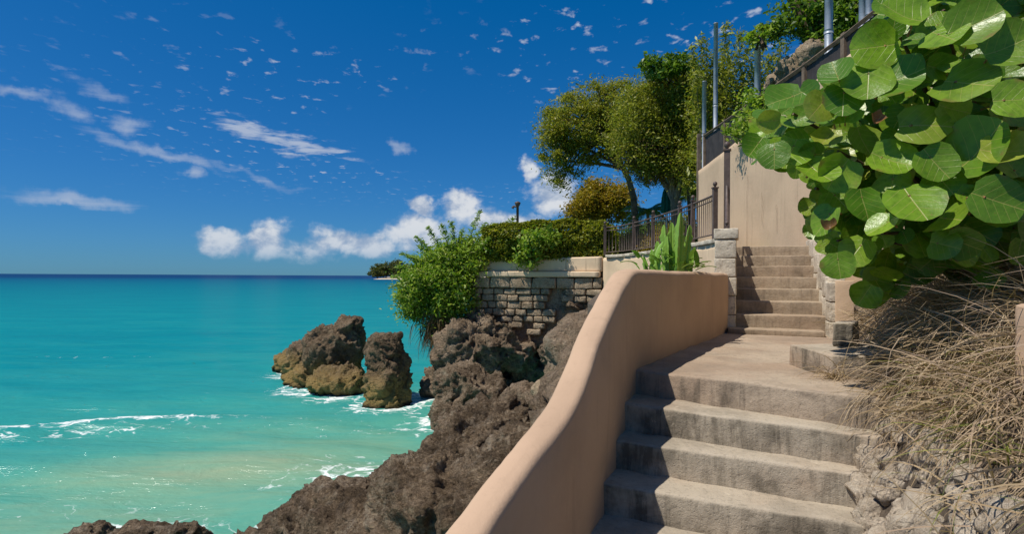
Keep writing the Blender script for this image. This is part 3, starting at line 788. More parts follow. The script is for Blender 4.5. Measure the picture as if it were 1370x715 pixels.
    def q_at_px(px):
        qq = np.linspace(0, Ltot, 4000); pp = np.array([685+F*at(v)[0]/at(v)[1] for v in qq]); return qq[np.argmin(np.abs(pp-px))]
    inner = lambda q: Vector(at(q))+Vector((.0, .12, 0))
    ends = [810, 849, 875, 911, 929, 959]; qsx = [q_at_px(e) for e in ends]
    for q in qsx:
        p = inner(q); p.z += .02; last = q == qsx[-1]
        bm = bmesh.new(); post(bm, p, 1.0 if last else .94, .085 if last else .075); pp = obj('post', bm, IRON, rt)
        bm = bmesh.new(); finial(bm, p+Vector((0, 0, (1.0 if last else .94)+.024)), .045); obj('finial', bm, IRON, pp, True)
    for a, b in zip(qsx[:-1], qsx[1:]):
        for dz, r in ((.90, .022), (.80, .014), (.12, .016)):
            n = 4; bm = bmesh.new(); pts = []
            for i in range(n+1):
                p = inner(a+(b-a)*i/n); p.z += dz; pts.append(p)
            tube(bm, pts, r, 6); obj('rail', bm, IRON, rt, True)
        n = max(2, int((b-a)/.125))
        for i in range(1, n):
            p = inner(a+(b-a)*i/n); bm = bmesh.new(); tube(bm, [p+Vector((0, 0, .12)), p+Vector((0, 0, .90))], .0095, 5); obj('baluster', bm, IRON, rt, True)
build_terrace()

# ---------------------------------------------------------------- ground behind
def sheet(name, poly, z, m, kind='structure', depth=.5, label=None):
    bm = bmesh.new(); hi = [bm.verts.new((x, y, z)) for x, y in poly]; lo = [bm.verts.new((x, y, z-depth)) for x, y in poly]
    bm.faces.new(hi); bm.faces.new(lo[::-1]); k = len(poly)
    for i in range(k): bm.faces.new((lo[i], lo[(i+1) % k], hi[(i+1) % k], hi[i]))
    bmesh.ops.recalc_face_normals(bm, faces=bm.faces)
    return tag(obj(name, bm, m), label, kind=kind)
tl = [(p[0], p[1]+.3) for p in TPT]
sheet('terrace_lawn', [(tl[0][0]+.05, tl[0][1]), (tl[2][0], tl[2][1]), (3.7, 17.6), (4.3, 13.2), (4.6, 10.6), (5.1, 10.6), (5.2, 15.8), (40, 16), (40, 120), (-3, 120), (-2.4, 40)], EYE+.50, LAWN, depth=.25, label='flat lawn terrace behind the hedge and railing')
sheet('terrace_fill', [(-.9, 19.6), (2.4, 18.4), (3.5, 17.9), (4.3, 13.4), (4.5, 11.2), (5.0, 11.2), (5.1, 15.7), (40, 15.9), (40, 119), (-2.4, 119), (-1.8, 40)], EYE+.24, ROCK_CLIFF, depth=4.6, label='rock mass under the lawn terrace')
sheet('upper_ground', [(4.85, 1.4), (30, 1.4), (30, 15.7), (5.25, 15.7)], EYE+2.82, LAWN, depth=4, label='planted ground above the tall tan wall')
sheet('planting_bed', [(1.05, 5.3), (2.7, 7.85), (4.0, 9.7), (4.0, 11.1), (3.9, 13.1), (3.2, 16.9), (2.2, 14.5), (1.2, 9)], EYE-.42, SOIL, depth=4, label='bare planting bed between the sweeping wall and terrace')

# ---------------------------------------------------------------- bank on the right with rubble, grass, post
def line_x(Y): return np.interp(Y, [-2, .3, 2.24, 2.955, 3.45, 3.95, 4.5, 5.6, 6.7, 9.5], [-.6, .40, 1.44, 1.83, 2.10, 2.42, 2.74, 3.25, 3.98, 4.6])
def step_z(Y): return EYE+np.interp(Y, [0, 2.0, 2.955, 3.45, 4, 9], [-2.4, -1.75, -1.28, -.85, -.713, -.713])
def top_z(Y): return EYE+np.interp(Y, [0, 2.2, 3.4, 4.2, 5.5, 9], [-1.5, -.80, -.66, -.50, -.42, -.3])
def bank_z(X, Y):
    d = (X-line_x(Y))*.9; a = step_z(Y)-.08; b = top_z(Y)
    w_ = np.interp(Y, [2.4, 3.3], [.40, .26])
    z = np.where(d < w_, a+(b-a)*np.clip(d/w_, 0, 1), b+np.minimum(d-w_, .9)*.78+np.maximum(d-w_-.9, 0)*.35)
    return np.where(d < 0, a-.3, z)
def build_bank():
    xs = np.concatenate([np.linspace(0, .5, 18), np.linspace(.55, 5, 40)]); ys = np.arange(-1.5, 9.6, .09)
    V = []
    for y in ys:
        for d in xs:
            x = line_x(y)+d-.04; z = float(bank_z(x, y)); p = Vector((x, y, z))
            z += noise.fractal(p*3.1, 1, 2, 5)*.05*min(1, .2+d); V.append((min(x, 4.9+.0*y) if y > 4 else x, y, z))
    nx, ny = len(xs), len(ys); i = np.arange(nx*ny).reshape(ny, nx)
    q = np.stack([i[:-1, :-1], i[:-1, 1:], i[1:, 1:], i[1:, :-1]], -1).reshape(-1, 4)
    tag(obj('earth_bank', mesh_np('earth_bank', V, q), SOIL, None, True), 'steep earth bank beside the steps under dry grass', kind='structure')
    # rubble
    t = thing('rubble_edging', 'rough edging of broken white coral stones between steps and grassy bank', 'rubble', (1.7, 2.8, EYE-1.2))
    meshes = []
    for k in range(9):
        bm = bmesh.new(); rnd = random.Random(50+k); hull_rock(bm, (0, 0, 0), (1, .85, .75), None, 15, rnd)
        me = remeshed(bm, .17); b = bmesh.new(); b.from_mesh(me)
        bmesh.ops.smooth_vert(b, verts=b.verts, factor=.5, use_axis_x=True, use_axis_y=True, use_axis_z=True); b.normal_update()
        for v in b.verts:
            p = v.co*1.6+Vector((k*9, 0, 0)); v.co += v.normal*(noise.fractal(p, .8, 2.2, 5)*.22-max(0, .4-noise.voronoi(p*1.7)[0][0])*.5)
        b.to_mesh(me); b.free(); me.materials.append(RUBBLE); me.polygons.foreach_set('use_smooth', [True]*len(me.polygons)); meshes.append(me)
    cnt = 0
    for i in range(240):
        Y = random.uniform(1.15, 3.62); f = random.random()**.9; d = f*float(np.interp(Y, [2.4, 3.3], [.40, .28]))+random.uniform(0, .05)
        x = float(line_x(Y))+d; z = float(bank_z(np.array(x), np.array(Y)))
        r = random.choice([.045, .06, .075, .09, .11, .14])*random.uniform(.8, 1.2)
        if Y > 3.3: r *= .75
        o = bpy.data.objects.new('stone', meshes[i % 9]); C.objects.link(o)
        o.parent = t; o.matrix_parent_inverse = Matrix.Translation(-t.location)
        o.location = (x+r*.15, Y, z-r*.1); o.rotation_euler = (random.uniform(0, 6.3), random.uniform(0, 6.3), random.uniform(0, 6.3)); o.scale = (r, r*random.uniform(.7, 1.1), r*random.uniform(.7, 1))
build_bank()

def blades(name, roots, dirs, lens, widths, droop, m, segs=5, kind='stuff', label=None, cat=None, parent=None, zmin=None):
    n = len(roots); roots = np.asarray(roots, float); dirs = np.asarray(dirs, float); dirs /= np.linalg.norm(dirs, axis=1)[:, None]
    side = np.cross(dirs, RNG.normal(size=(n, 3))); side /= np.linalg.norm(side, axis=1)[:, None]
    V = np.zeros((n, segs+1, 2, 3)); p = roots.copy(); d = dirs.copy(); curl = RNG.normal(size=(n, 3))*.16
    for k in range(segs+1):
        w = widths*(1-(k/segs)**1.7*.93)
        V[:, k, 0] = p-side*w[:, None]*.5; V[:, k, 1] = p+side*w[:, None]*.5
        p = p+d*(lens/segs)[:, None]
        d = d+np.array([0, 0, -1.0])*(droop/segs)[:, None]*(1+k*.35)+curl/segs*2; d /= np.linalg.norm(d, axis=1)[:, None]
        if zmin is not None: p[:, 2] = np.maximum(p[:, 2], zmin(p[:, 0], p[:, 1]))
    base = np.arange(n)[:, None]*(segs+1)*2+np.arange(segs)[None, :]*2
    q = np.stack([base, base+1, base+3, base+2], -1).reshape(-1, 4)
    o = obj(name, mesh_np(name, V.reshape(-1, 3), q), m, parent, True)
    return tag(o, label, cat, kind=kind)

def build_grass():
    # clumps on the bank; blades sweep out towards the steps and hang
    def make(nclump, per, yr, dr, lr, wr, mixg):
        roots, dirs, lens, wid, dro = [], [], [], [], []
        for c in range(nclump):
            Y = RNG.uniform(*yr); d = RNG.uniform(*dr)+np.interp(Y, [2.4, 3.4], [.22, .0]); x = line_x(Y)+d
            lean = np.array([-.75, -.25, .55])+RNG.normal(size=3)*np.array([.35, .35, .25])
            k = RNG.integers(per//2, per)
            for j in range(k):
                rx, ry = x+RNG.normal()*.06, Y+RNG.normal()*.06
                roots.append((rx, ry, float(bank_z(np.array(rx), np.array(ry)))-.01))
                v = lean+RNG.normal(size=3)*np.array([.5, .5, .33]); dirs.append(v)
                lens.append(RNG.uniform(*lr)); wid.append(RNG.uniform(*wr)); dro.append(RNG.uniform(.7, 2.4))
        return roots, dirs, np.array(lens), np.array(wid), np.array(dro)
    zm = lambda x, y: np.maximum(bank_z(x, y)+.015, step_z(y)+.02)
    a = make(330, 40, (.9, 5.6), (.24, 2.0), (.22, .62), (.004, .010), 0)
    blades('dry_grass', *a[:2], a[2], a[3], a[4], STRAW, 6, label='tangle of dry straw grass covering the bank beside the steps', zmin=zm)
    a = make(170, 46, (2.3, 4.9), (.45, 1.7), (.35, .85), (.004, .010), 0)
    blades('tall_dry_grass', *a[:2], a[2], a[3], a[4]*.8, STRAW, 6, label='taller dead grass rising against the underside of the round leaves', zmin=zm)
    a = make(70, 26, (1.0, 4.2), (.25, 1.5), (.2, .5), (.004, .008), 0)
    blades('green_grass', *a[:2], a[2], a[3], a[4]*.6, GREENGRASS, 6, label='sparse yellow-green grass blades among the dry straw', zmin=zm)
    # thick dead stems, lying across the grass
    roots, dirs, lens, wid, dro = [], [], [], [], []
    for i in range(420):
        Y = RNG.uniform(1.0, 4.3); x = line_x(Y)+RNG.uniform(.3, 1.7); roots.append((x, Y, float(bank_z(np.array(x), np.array(Y)))+RNG.uniform(.02, .18)))
        dirs.append((-.8+RNG.normal()*.5, RNG.normal()*.6-.2, .15+RNG.normal()*.35)); lens.append(RNG.uniform(.3, .9)); wid.append(RNG.uniform(.006, .012)); dro.append(RNG.uniform(.2, 1.2))
    blades('dead_stems', roots, dirs, np.array(lens), np.array(wid), np.array(dro), STRAW, 6, label='long dead grass stems lying across the bank', zmin=zm)
    # a weed tuft on the edge of the landing
    p0 = P(1122, 505, 4.0); p0.z = ZL+.01
    roots = [(p0.x+RNG.normal()*.03, p0.y+RNG.normal()*.03, p0.z) for i in range(90)]
    dirs = [(-.7+RNG.normal()*.7, -.35+RNG.normal()*.5, .5+RNG.normal()*.3) for i in range(90)]
    o = blades('grass_tuft', roots, dirs, RNG.uniform(.2, .5, 90), RNG.uniform(.003, .006, 90), RNG.uniform(1, 3, 90), STRAW, 6, kind='stuff', label='straggly grass tuft spilling over the top step')
    # tan post stub at the right
    bm = bmesh.new(); p = P(1386, 430, 2.45)
    b = worn_block([(p.x-.045, p.y-.05), (p.x+.06, p.y-.05), (p.x+.06, p.y+.06), (p.x-.045, p.y+.06)], p.z-.3, p.z+.085, .02, .03, .006, 8)
    bm.free(); tag(obj('marker_post', b, STUCCO, None, True), 'short tan post standing in the dry grass below the round leaves', 'post')
build_grass()

# ---------------------------------------------------------------- rocks
def rock(name, label, blobs, m=ROCK, voxel=.07, seed=1, shore=None, **kw):
    me = rock_mesh(name, blobs, voxel, seed, **kw)
    tag(obj(name, me, m), label, 'rock', 'coral rocks along the shore')
    if shore: SHORE.extend(shore)
p = P
rock('foreshore_rock', 'huge pitted brown rock running from the sea up to the sweeping wall',
     [(p(655, 628, 8.6), (1.0, 1.0, 1.05)), (p(700, 640, 8.8), (.9, .9, .95)), (p(575, 672, 8.2), (1.05, 1.0, 1.0)), (p(500, 708, 7.9), (.95, .9, .85)), (p(420, 752, 7.8), (.85, .8, .75)), (p(345, 800, 7.8), (.8, .7, .85)), (p(430, 735, 8.0), (.75, .8, .8)), (p(300, 815, 7.9), (.7, .7, .7)),
      (p(600, 740, 6.9), (1.25, 1.0, 1.15)), (p(480, 780, 6.9), (1.2, .9, .9)), (p(690, 720, 6.8), (1.0, 1.1, 1.3)), (p(560, 900, 6.2), (1.6, 1.2, 1.2)), (p(700, 690, 10), (1.2, 1.0, 1.2)), (p(735, 640, 11.2), (.9, .9, 1.0))],
     ROCK, .036, 3, [(-2.2, 8.2, 1.3), (-3.4, 8.3, .7), (-1.2, 9.2, 1.0)], big=.45, mid=.2, fine=.06)
rock('low_shore_rock', 'low jagged dark rock standing alone in the shallows, apart from the huge rock',
     [(p(110, 775, 8.3), (.75, .7, .72)), (p(185, 778, 8.2), (.7, .6, .78)), (p(235, 780, 8.0), (.55, .5, .76)), (p(170, 850, 7.6), (1.2, .7, .6))], ROCK, .04, 8, [(-5.6, 8.0, 1.0)], big=.14, mid=.14, fine=.045)
rock('sea_boulder', 'peaked brown boulder in the shallows leaning towards the open sea',
     [(p(388, 494, 24.0), (.7, .8, .8)), (p(415, 490, 22.6), (1.0, 1, 1.1)), (p(448, 486, 20.9), (1.15, 1.1, 1.35)), (p(464, 458, 21), (.62, .7, .85)), (p(452, 518, 19.3), (1.05, .9, .75)), (p(428, 512, 20.9), (1.3, .9, .9)), (p(440, 545, 20), (1.6, 1.3, .7)), (p(405, 520, 22.6), (1.2, 1.0, .7))],
     ROCK_SEA, .06, 14, [(-6.4, 20.0, 1.5), (-8.6, 23.0, 1.0), (-5.8, 19.2, 1.1)], big=.22, mid=.2, fine=.06)
rock('sea_boulder', 'upright blocky boulder in the shallows with a steep shadowed side and ochre foot',
     [(p(524, 488, 17.9), (.66, .7, 1.1)), (p(508, 478, 18.6), (.5, .6, .8)), (p(521, 518, 17.7), (.78, .75, .95)), (p(520, 548, 17.6), (.85, .8, .85)), (p(525, 470, 18.0), (.5, .5, .6))],
     ROCK_SEA, .05, 22, [(-3.8, 17.6, 1.0)], big=.12, mid=.15, fine=.055)
rock('cliff_rock', 'brown bulging cliff beneath the old masonry and the green shrub',
     [(p(655, 458, 18.4), (1.15, .9, 1.0)), (p(625, 480, 18.4), (1.0, .9, 1.3)), (p(690, 475, 18.6), (.9, .7, .6)), (p(645, 432, 18.9), (.7, .6, .5)), (p(598, 520, 19.0), (.75, 1.0, 1.1)), (p(700, 545, 18.9), (1.6, .9, 1.0)), (p(735, 500, 18.9), (1.2, .5, .7)), (p(770, 520, 18.8), (1.2, .9, 1.6)), (p(660, 570, 18.0), (1.6, 1.0, 1.0))],
     ROCK_CLIFF, .06, 31, [(-2.2, 19.0, .9), (-1.5, 18.3, 1.2)], big=.26, mid=.22, fine=.07)
rock('overhang_rock', 'tan lumpy outcrop beside the crack in the masonry, overhanging a dark hollow',
     [(p(785, 412, 18.2), (.72, .5, .40)), (p(815, 425, 17.9), (.6, .6, .7)), (p(768, 468, 17.5), (.95, .8, .68)), (p(815, 470, 17.4), (.7, .8, .8)), (p(745, 474, 17.7), (.6, .7, .5)), (p(795, 505, 17.4), (.8, .8, .6))], ROCK_CLIFF, .05, 37, big=.2, mid=.34, fine=.09)
rock('fallen_boulder', 'rounded dark boulder at the foot of the cliff nearest the foam',
     [(p(622, 522, 15.6), (.95, .9, .72)), (p(655, 528, 15.6), (.6, .7, .6)), (p(610, 560, 15.3), (.75, .8, .8))], ROCK, .05, 41, [(-1.4, 15.5, 1.0)], big=.16, mid=.13, fine=.05)
rock('fallen_boulder', 'grey-brown boulder wedged between the dark boulder and the huge foreshore rock',
     [(p(703, 545, 14.6), (.75, .8, .7)), (p(730, 560, 14.0), (.75, .8, .75)), (p(680, 575, 14.3), (.7, .7, .6))], ROCK_CLIFF, .05, 47, big=.15, mid=.13, fine=.04)
rock('fallen_boulder', 'pale chunk of rock lodged under the overhang beside the sweeping wall',
     [(p(738, 528, 13.6), (.42, .45, .4)), (p(760, 545, 13.2), (.45, .5, .5)), (p(752, 575, 12.8), (.7, .7, .7))], STONE_OLD, .04, 52, big=.1, mid=.12, fine=.04)
rock('under_cliff', 'dark rock base below the planting bed hidden behind the sweeping wall',
     [((2.2, 12.5, 1.6), (1.6, 2.8, 1.8)), ((1.4, 9.0, 1.4), (1.2, 2.2, 1.9)), ((.9, 6.3, 1.2), (.7, 1.6, 1.6))], ROCK_CLIFF, .10, 58, big=.2, mid=.2, fine=.05)
build_sea()

# ---------------------------------------------------------------- foliage
def leaf_cloud(name, pts, size, m, parent=None, aspect=.5, up=1.0, outward=None, kind=None, jitter=.35):
    """each leaf a folded diamond: 2 quads-as-tris"""
    pts = np.asarray(pts, float); n = len(pts)
    nrm = RNG.normal(size=(n, 3))+np.array([0, 0, up])
    if outward is not None: nrm += outward
    nrm /= np.linalg.norm(nrm, axis=1)[:, None]
    a = np.cross(nrm, RNG.normal(size=(n, 3))); a /= np.linalg.norm(a, axis=1)[:, None]; b = np.cross(nrm, a)
    s = (size*np.exp(RNG.normal(size=n)*jitter))[:, None]
    V = np.stack([pts-a*s*.5, pts+b*s*.5*aspect+nrm*s*.10, pts+a*s*.5-nrm*s*.12, pts-b*s*.5*aspect+nrm*s*.10], 1)
    i = np.arange(n)[:, None]*4
    o = obj(name, mesh_np(name, V.reshape(-1, 3), np.concatenate([i+0, i+1, i+2, i+3], 1)), m, parent)
    if kind: o['kind'] = kind
    return o

def clump_points(ells, nclump, per, sig, shell=.55, flat=.7):
    """cluster centres through ellipsoid volumes (outer shell favoured), leaves gathered round them"""
    vol = np.array([e[1][0]*e[1][1]*e[1][2] for e in ells])**.7; pr = vol/vol.sum(); out = []; cen = []
    for c in range(nclump):
        e = ells[RNG.choice(len(ells), p=pr)]; v = RNG.normal(size=3); v /= np.linalg.norm(v)
        r = shell+(1-shell)*RNG.random()**.7
        ctr = np.array(e[0])+v*np.array(e[1])*r; cen.append(ctr)
        k = int(per*RNG.uniform(.4, 1.6)); out.append(ctr+RNG.normal(size=(k, 3))*sig*np.array([1, 1, flat])*RNG.uniform(.6, 1.4))
    return np.concatenate(out), np.array(cen)

def limbs(parent, trunk, r0, centres, n, m, name='limb', r1=.015, start=.45):
    """limbs from along the trunk to cluster centres, each a mesh of its own"""
    trunk = [Vector(q) for q in trunk]; L = len(trunk)-1
    idx = RNG.choice(len(centres), size=min(n, len(centres)), replace=False)
    for j in idx:
        f = start+(1-start)*RNG.random(); q = f*L; i = min(int(q), L-1); a = trunk[i].lerp(trunk[i+1], q-i); b = Vector(centres[j])
        mid = a.lerp(b, .5)+Vector((0, 0, .16*(b-a).length))+Vector(RNG.normal(size=3)*.07*(b-a).length)
        pts = [(1-t)**2*a+2*t*(1-t)*mid+t*t*b for t in np.linspace(0, 1, 7)]
        bm = bmesh.new(); tube(bm, pts, [r0*.5*(1-t)**1.1+r1 for t in np.linspace(0, 1, 7)], 5); obj(name, bm, m, parent, True)

def tree(name, label, trunk, r0, ells, nclump, per, sig, size, m, bark=BARK, nl=22, group=None, flat=.7, shell=.55, aspect=.5, start=.5, extra=None):
    t = thing(name, label, 'tree', trunk[0], group)
    bm = bmesh.new(); tube(bm, trunk, [r0*(1-.6*i/(len(trunk)-1)) for i in range(len(trunk))], 10); obj('trunk', bm, bark, t, True)
    pts, cen = clump_points(ells, nclump, per, sig, shell, flat)
    leaf_cloud('crown', pts, size, m, t, aspect)
    limbs(t, trunk, r0, cen, nl, bark, start=start)
    if extra: extra(t, cen)
    return t

def E(px, py, Y, rx, ry, depth=None):
    k = Y/F; c = P(px, py, Y); return (tuple(c), (rx*k, depth if depth else (rx+ry)*.5*k, ry*k))
G_T = EYE+.5
# umbrella-crowned tree over the terrace
Y = 25
tree('umbrella_tree', 'broad airy olive-green tree with curved bare trunk behind the hedge',
     [P(850, 362, Y)+Vector((0, 0, -.3)), P(850, 300, Y), P(847, 262, Y), P(840, 238, Y), P(826, 212, Y), P(812, 185, Y), P(806, 160, Y)], .17,
     [E(800, 138, Y, 52, 26), E(765, 165, Y, 40, 38), E(745, 200, Y, 20, 36), E(830, 150, Y, 40, 40), E(790, 175, Y, 55, 40), E(845, 185, Y, 30, 40), E(750, 228, Y, 13, 22), E(772, 212, Y, 20, 24), E(738, 180, Y, 14, 24)], 420, 110, .20, .10, L_OLIVE, BARK, 60, 'trees on the terrace', .6, .78, .4, .55)
# big tangled bush-tree by the tall wall
Y = 20
def skirt(t, cen):
    pts, _ = clump_points([E(890, 225, 20, 46, 22), E(925, 215, 19.6, 30, 30), E(870, 205, 20, 34, 30)], 110, 110, .22, .4)
    leaf_cloud('dead_foliage', pts, .10, L_DEAD, t, .3)
tree('tangled_tree', 'dense yellow-green tree with dead brown underside against the tall wall',
     [P(905, 358, Y)+Vector((0, 0, -.2)), P(903, 310, Y), P(900, 265, Y), P(898, 220, Y), P(896, 180, Y)], .14,
     [E(880, 150, Y, 50, 50), E(905, 130, Y, 45, 42), E(855, 175, Y, 38, 50), E(915, 185, Y, 40, 50), E(880, 205, Y, 50, 38), E(935, 160, 19, 30, 60), E(925, 215, 19, 24, 36)], 560, 170, .21, .09, L_FEATHER, BARK_PALE, 40, 'trees on the terrace', .8, .6, .32, .4, skirt)
# darker broad-leaved top poking out to the sea side
def fern_top():
    Y = 18.6
    tree('broadleaf_sapling', 'dark glossy green branch top standing out above the dense tree',
         [P(925, 358, 21.5)+Vector((0, 0, -.1)), P(920, 250, 21.3), P(912, 160, 20.6), P(895, 105, 18.9)], .07, [E(885, 92, Y, 28, 12), E(905, 82, Y, 22, 14), E(866, 84, Y, 14, 8)], 40, 36, .12, .15, L_TROP, BARK, 14, 'trees on the terrace', .6, .5, .45, .8)
fern_top()
# bamboo-like sprays
def spray_bush(name, label, base, tips, m, n_leaf, size, group=None, r=.02, sig=.10, cat='tree'):
    t = thing(name, label, cat, base, group); base = Vector(base); allp = []
    for tp in tips:
        tp = Vector(tp); mid = base.lerp(tp, .55)+Vector((RNG.normal()*.12, RNG.normal()*.12, .25*(tp-base).length*.3))
        pts = [(1-q)**2*base+2*q*(1-q)*mid+q*q*tp for q in np.linspace(0, 1, 9)]
        bm = bmesh.new(); tube(bm, pts, [r*(1-.85*q) for q in np.linspace(0, 1, 9)], 5); obj('stem', bm, BARK_PALE, t, True)
        for k in range(n_leaf):
            q = .35+.65*RNG.random(); c = (1-q)**2*base+2*q*(1-q)*mid+q*q*tp
            allp.append(np.array(c)+RNG.normal(size=3)*sig*(1.25-q*.9))
    leaf_cloud('crown', np.array(allp), size, m, t, .28)
    return t
tips = [P(x, y, 16+RNG.normal()*.5) for x, y in [(925, 62), (938, 48), (950, 78), (965, 60), (978, 70), (990, 40), (1000, 62), (1018, 52), (1030, 75), (1045, 60), (972, 95), (990, 105), (1010, 95), (1035, 105), (960, 120), (985, 130), (1005, 130), (1025, 130), (945, 110), (930, 95), (1052, 92), (970, 30)]]
spray_bush('bamboo_clump', 'tall feathery bamboo-like clump spraying up behind the fence', (WX(16)+.7, 16.2, G_T), tips, L_FEATHER, 800, .13, 'plants behind the fence', .025, .24)
# yellowing round tree further back, palm, garden shrubs
Y = 34
tree('round_tree', 'small round yellow-orange tree beyond the hedge', [P(808, 355, Y)+Vector((0, 0, -.2)), P(806, 310, Y), P(804, 280, Y)], .16,
     [E(805, 266, Y, 34, 26), E(785, 278, Y, 24, 20), E(822, 272, Y, 24, 24), E(775, 285, Y, 16, 12)], 190, 120, .28, .14, L_YELLOW, BARK, 14, 'trees on the terrace', .7, .55)
def palm(base, top, n, length, label, seed):
    t = thing('palm_tree', label, 'tree', base, 'palms on the terrace'); base, top = Vector(base), Vector(top)
    bm = bmesh.new(); tube(bm, [base, base.lerp(top, .5)+Vector((.08, 0, 0)), top], [.10, .08, .07], 10); obj('trunk', bm, BARK_PALE, t, True)
    rnd = np.random.default_rng(seed)
    for k in range(n):
        a = k*2.4+rnd.normal()*.2; el = rnd.uniform(.1, 1.1); L = length*rnd.uniform(.8, 1.1); d = Vector((math.cos(a)*math.cos(el), math.sin(a)*math.cos(el), math.sin(el))); q = top.copy(); V = []; Fq = []; pts = [q.copy()]
        for i in range(13): q = q+d*(L/13); d = (d+Vector((0, 0, -.15))).normalized(); pts.append(q.copy())
        for i in range(1, 13):
            tdir = (pts[i+1]-pts[i-1]).normalized(); sd = tdir.cross(Vector((0, 0, 1))).normalized()
            for sgn in (-1, 1):
                for sub in (0, .5):
                    r0 = pts[i].lerp(pts[i+1], sub); ll = L*.30*math.sin(math.pi*min(1, (i+1.5)/14))**.6; tip = r0+sd*sgn*ll+tdir*ll*.45+Vector((0, 0, -.4*ll)); w = tdir*.028; b0 = len(V)
                    V += [r0-w, r0+w, r0.lerp(tip, .6)+w*.8+Vector((0, 0, .03)), tip]; Fq.append((b0, b0+1, b0+2, b0+3))
        bm = bmesh.new(); tube(bm, pts, [.016*(1-i/16) for i in range(14)], 4)
        st = len(bm.verts); vs = [bm.verts.new(v) for v in V]
        for f in Fq: bm.faces.new([vs[i] for i in f])
        obj('frond', bm, L_PALM, t)
palm(P(868, 352, 26)+Vector((0, 0, -.1)), P(866, 285, 26), 15, 1.6, 'small palm with yellow-green fronds beside the curved trunk', 1)
palm(P(925, 348, 24)+Vector((0, 0, -.1)), P(922, 262, 24), 14, 1.5, 'palm half hidden below the dense tree near the wall', 2)

def shrub(name, label, ells, nclump, per, sig, size, m, base, cat='shrub', group=None, aspect=.5, shell=.6, stems=6, outward=None, flat=.8):
    t = thing(name, label, cat, base, group); pts, cen = clump_points(ells, nclump, per, sig, shell, flat)
    leaf_cloud('foliage', pts, size, m, t, aspect)
    for j in RNG.choice(len(cen), size=min(stems, len(cen)), replace=False):
        b = Vector(base)+Vector((RNG.normal()*.1, RNG.normal()*.1, 0)); e = Vector(cen[j]); bm = bmesh.new(); tube(bm, [b, b.lerp(e, .5)+Vector((0, 0, .1)), e], [.03, .022, .01], 5); obj('stem', bm, BARK, t, True)
    return t
for px, Y, w, h, lab, m in ((845, 27, 34, 16, 'clipped yellow-green shrub behind the railing under the curved trunk', L_HEDGE), (885, 24.5, 26, 18, 'yellow-green shrub behind the railing below the green parasol', L_YELLOW), (922, 22, 22, 20, 'dark shrub behind the railing close to the tall wall', L_TROP), (866, 30, 40, 24, 'tall dark shrub mass behind the curved trunk at the back of the lawn', L_TROP), (905, 28, 36, 26, 'broad olive shrub behind the parasol', L_OLIVE), (815, 30, 30, 18, 'far clipped shrub at the back of the lawn beyond the hedge end', L_HEDGE)):
    h *= 1.25; zc = G_T+h*Y/F*1.05; c = (PX(px, Y), Y, zc)
    shrub('garden_shrub', lab, [(c, (w*Y/F, .7, h*Y/F))], 130, 70, .17, .12, m, (c[0], c[1], G_T), 'shrub', 'garden shrubs behind the railing')
# hedge along the terrace wall: real box of leaves, with a wobbly clipped top
def hedge():
    t = thing('clipped_hedge', 'long clipped yellow-green hedge on top of the terrace wall', 'hedge', (1.0, 18.9, G_T))
    n = 30000; f = RNG.random(n); X = -1.0+f*(PX(822, 18.6)+1.0); Yc = np.interp(f, [0, 1], [19.3, 18.5])
    top = EYE+np.interp(f, [0, .1, .3, .6, .9, 1], [1.62, 1.72, 1.78, 1.86, 1.80, 1.55]); w = .62
    u = RNG.random(n); face = RNG.integers(0, 10, n)
    yy = np.where(face < 5, -w+np.abs(RNG.normal(size=n))*.14, np.where(face < 9, RNG.uniform(-w, w, n), w-np.abs(RNG.normal(size=n))*.1))
    zz = np.where((face >= 5) & (face < 9), top-np.abs(RNG.normal(size=n))*.10, G_T+(top-G_T)*u)
    k = np.array([noise.fractal(Vector((a*1.6, b*1.6, c*1.6)), 1, 2, 3) for a, b, c in zip(X, yy, zz)])
    edge = np.clip((zz-(top-.25))/.25, 0, 1); yy = yy*(1-.22*edge)
    zz = zz+k*.07; yy = yy-k*.10
    keep = k > -.55+.25*RNG.normal(size=n)*0
    leaf_cloud('foliage', np.stack([X, Yc+yy, zz], 1)[keep], .085, L_HEDGE, t, .55)
    bm = bmesh.new(); core = []
    for i in range(24):
        q = i/23; x = -.9+q*(PX(822, 18.6)+.8); y = 19.3-.8*q; tz = EYE+1.5; core.append([bm.verts.new(v) for v in ((x, y-.34, G_T-.1), (x, y-.30, tz), (x, y+.3, tz), (x, y+.34, G_T-.1))])
    for a, b in zip(core[:-1], core[1:]):
        for j in range(4): bm.faces.new((a[j], a[(j+1) % 4], b[(j+1) % 4], b[j]))
    bm.faces.new(core[0]); bm.faces.new(core[-1][::-1]); bmesh.ops.recalc_face_normals(bm, faces=bm.faces)
    TW = simple_mat('hedge_twigs', (.05, .045, .02), 1, 0, .5, 25, .05); obj('twig_core', bm, TW, t)
    for i in range(14):
        x = -.8+i*.31; bm = bmesh.new(); tube(bm, [(x, 18.9-.05*i*.3, G_T-.1), (x+RNG.normal()*.08, 18.75, G_T+.5), (x+RNG.normal()*.15, 18.7, G_T+.9)], [.025, .02, .012], 5); obj('stem', bm, BARK, t, True)
hedge()
# trailing plant that spills over the terrace wall
Y = 18.2
t = shrub('trailing_plant', 'bright leafy plant spilling over the terrace wall from the hedge', [E(712, 328, Y, 16, 16), E(705, 345, Y, 14, 10), E(728, 318, Y, 16, 14)], 60, 50, .11, .12, L_BRIGHT, tuple(P(712, 335, 18.6)), 'plant')
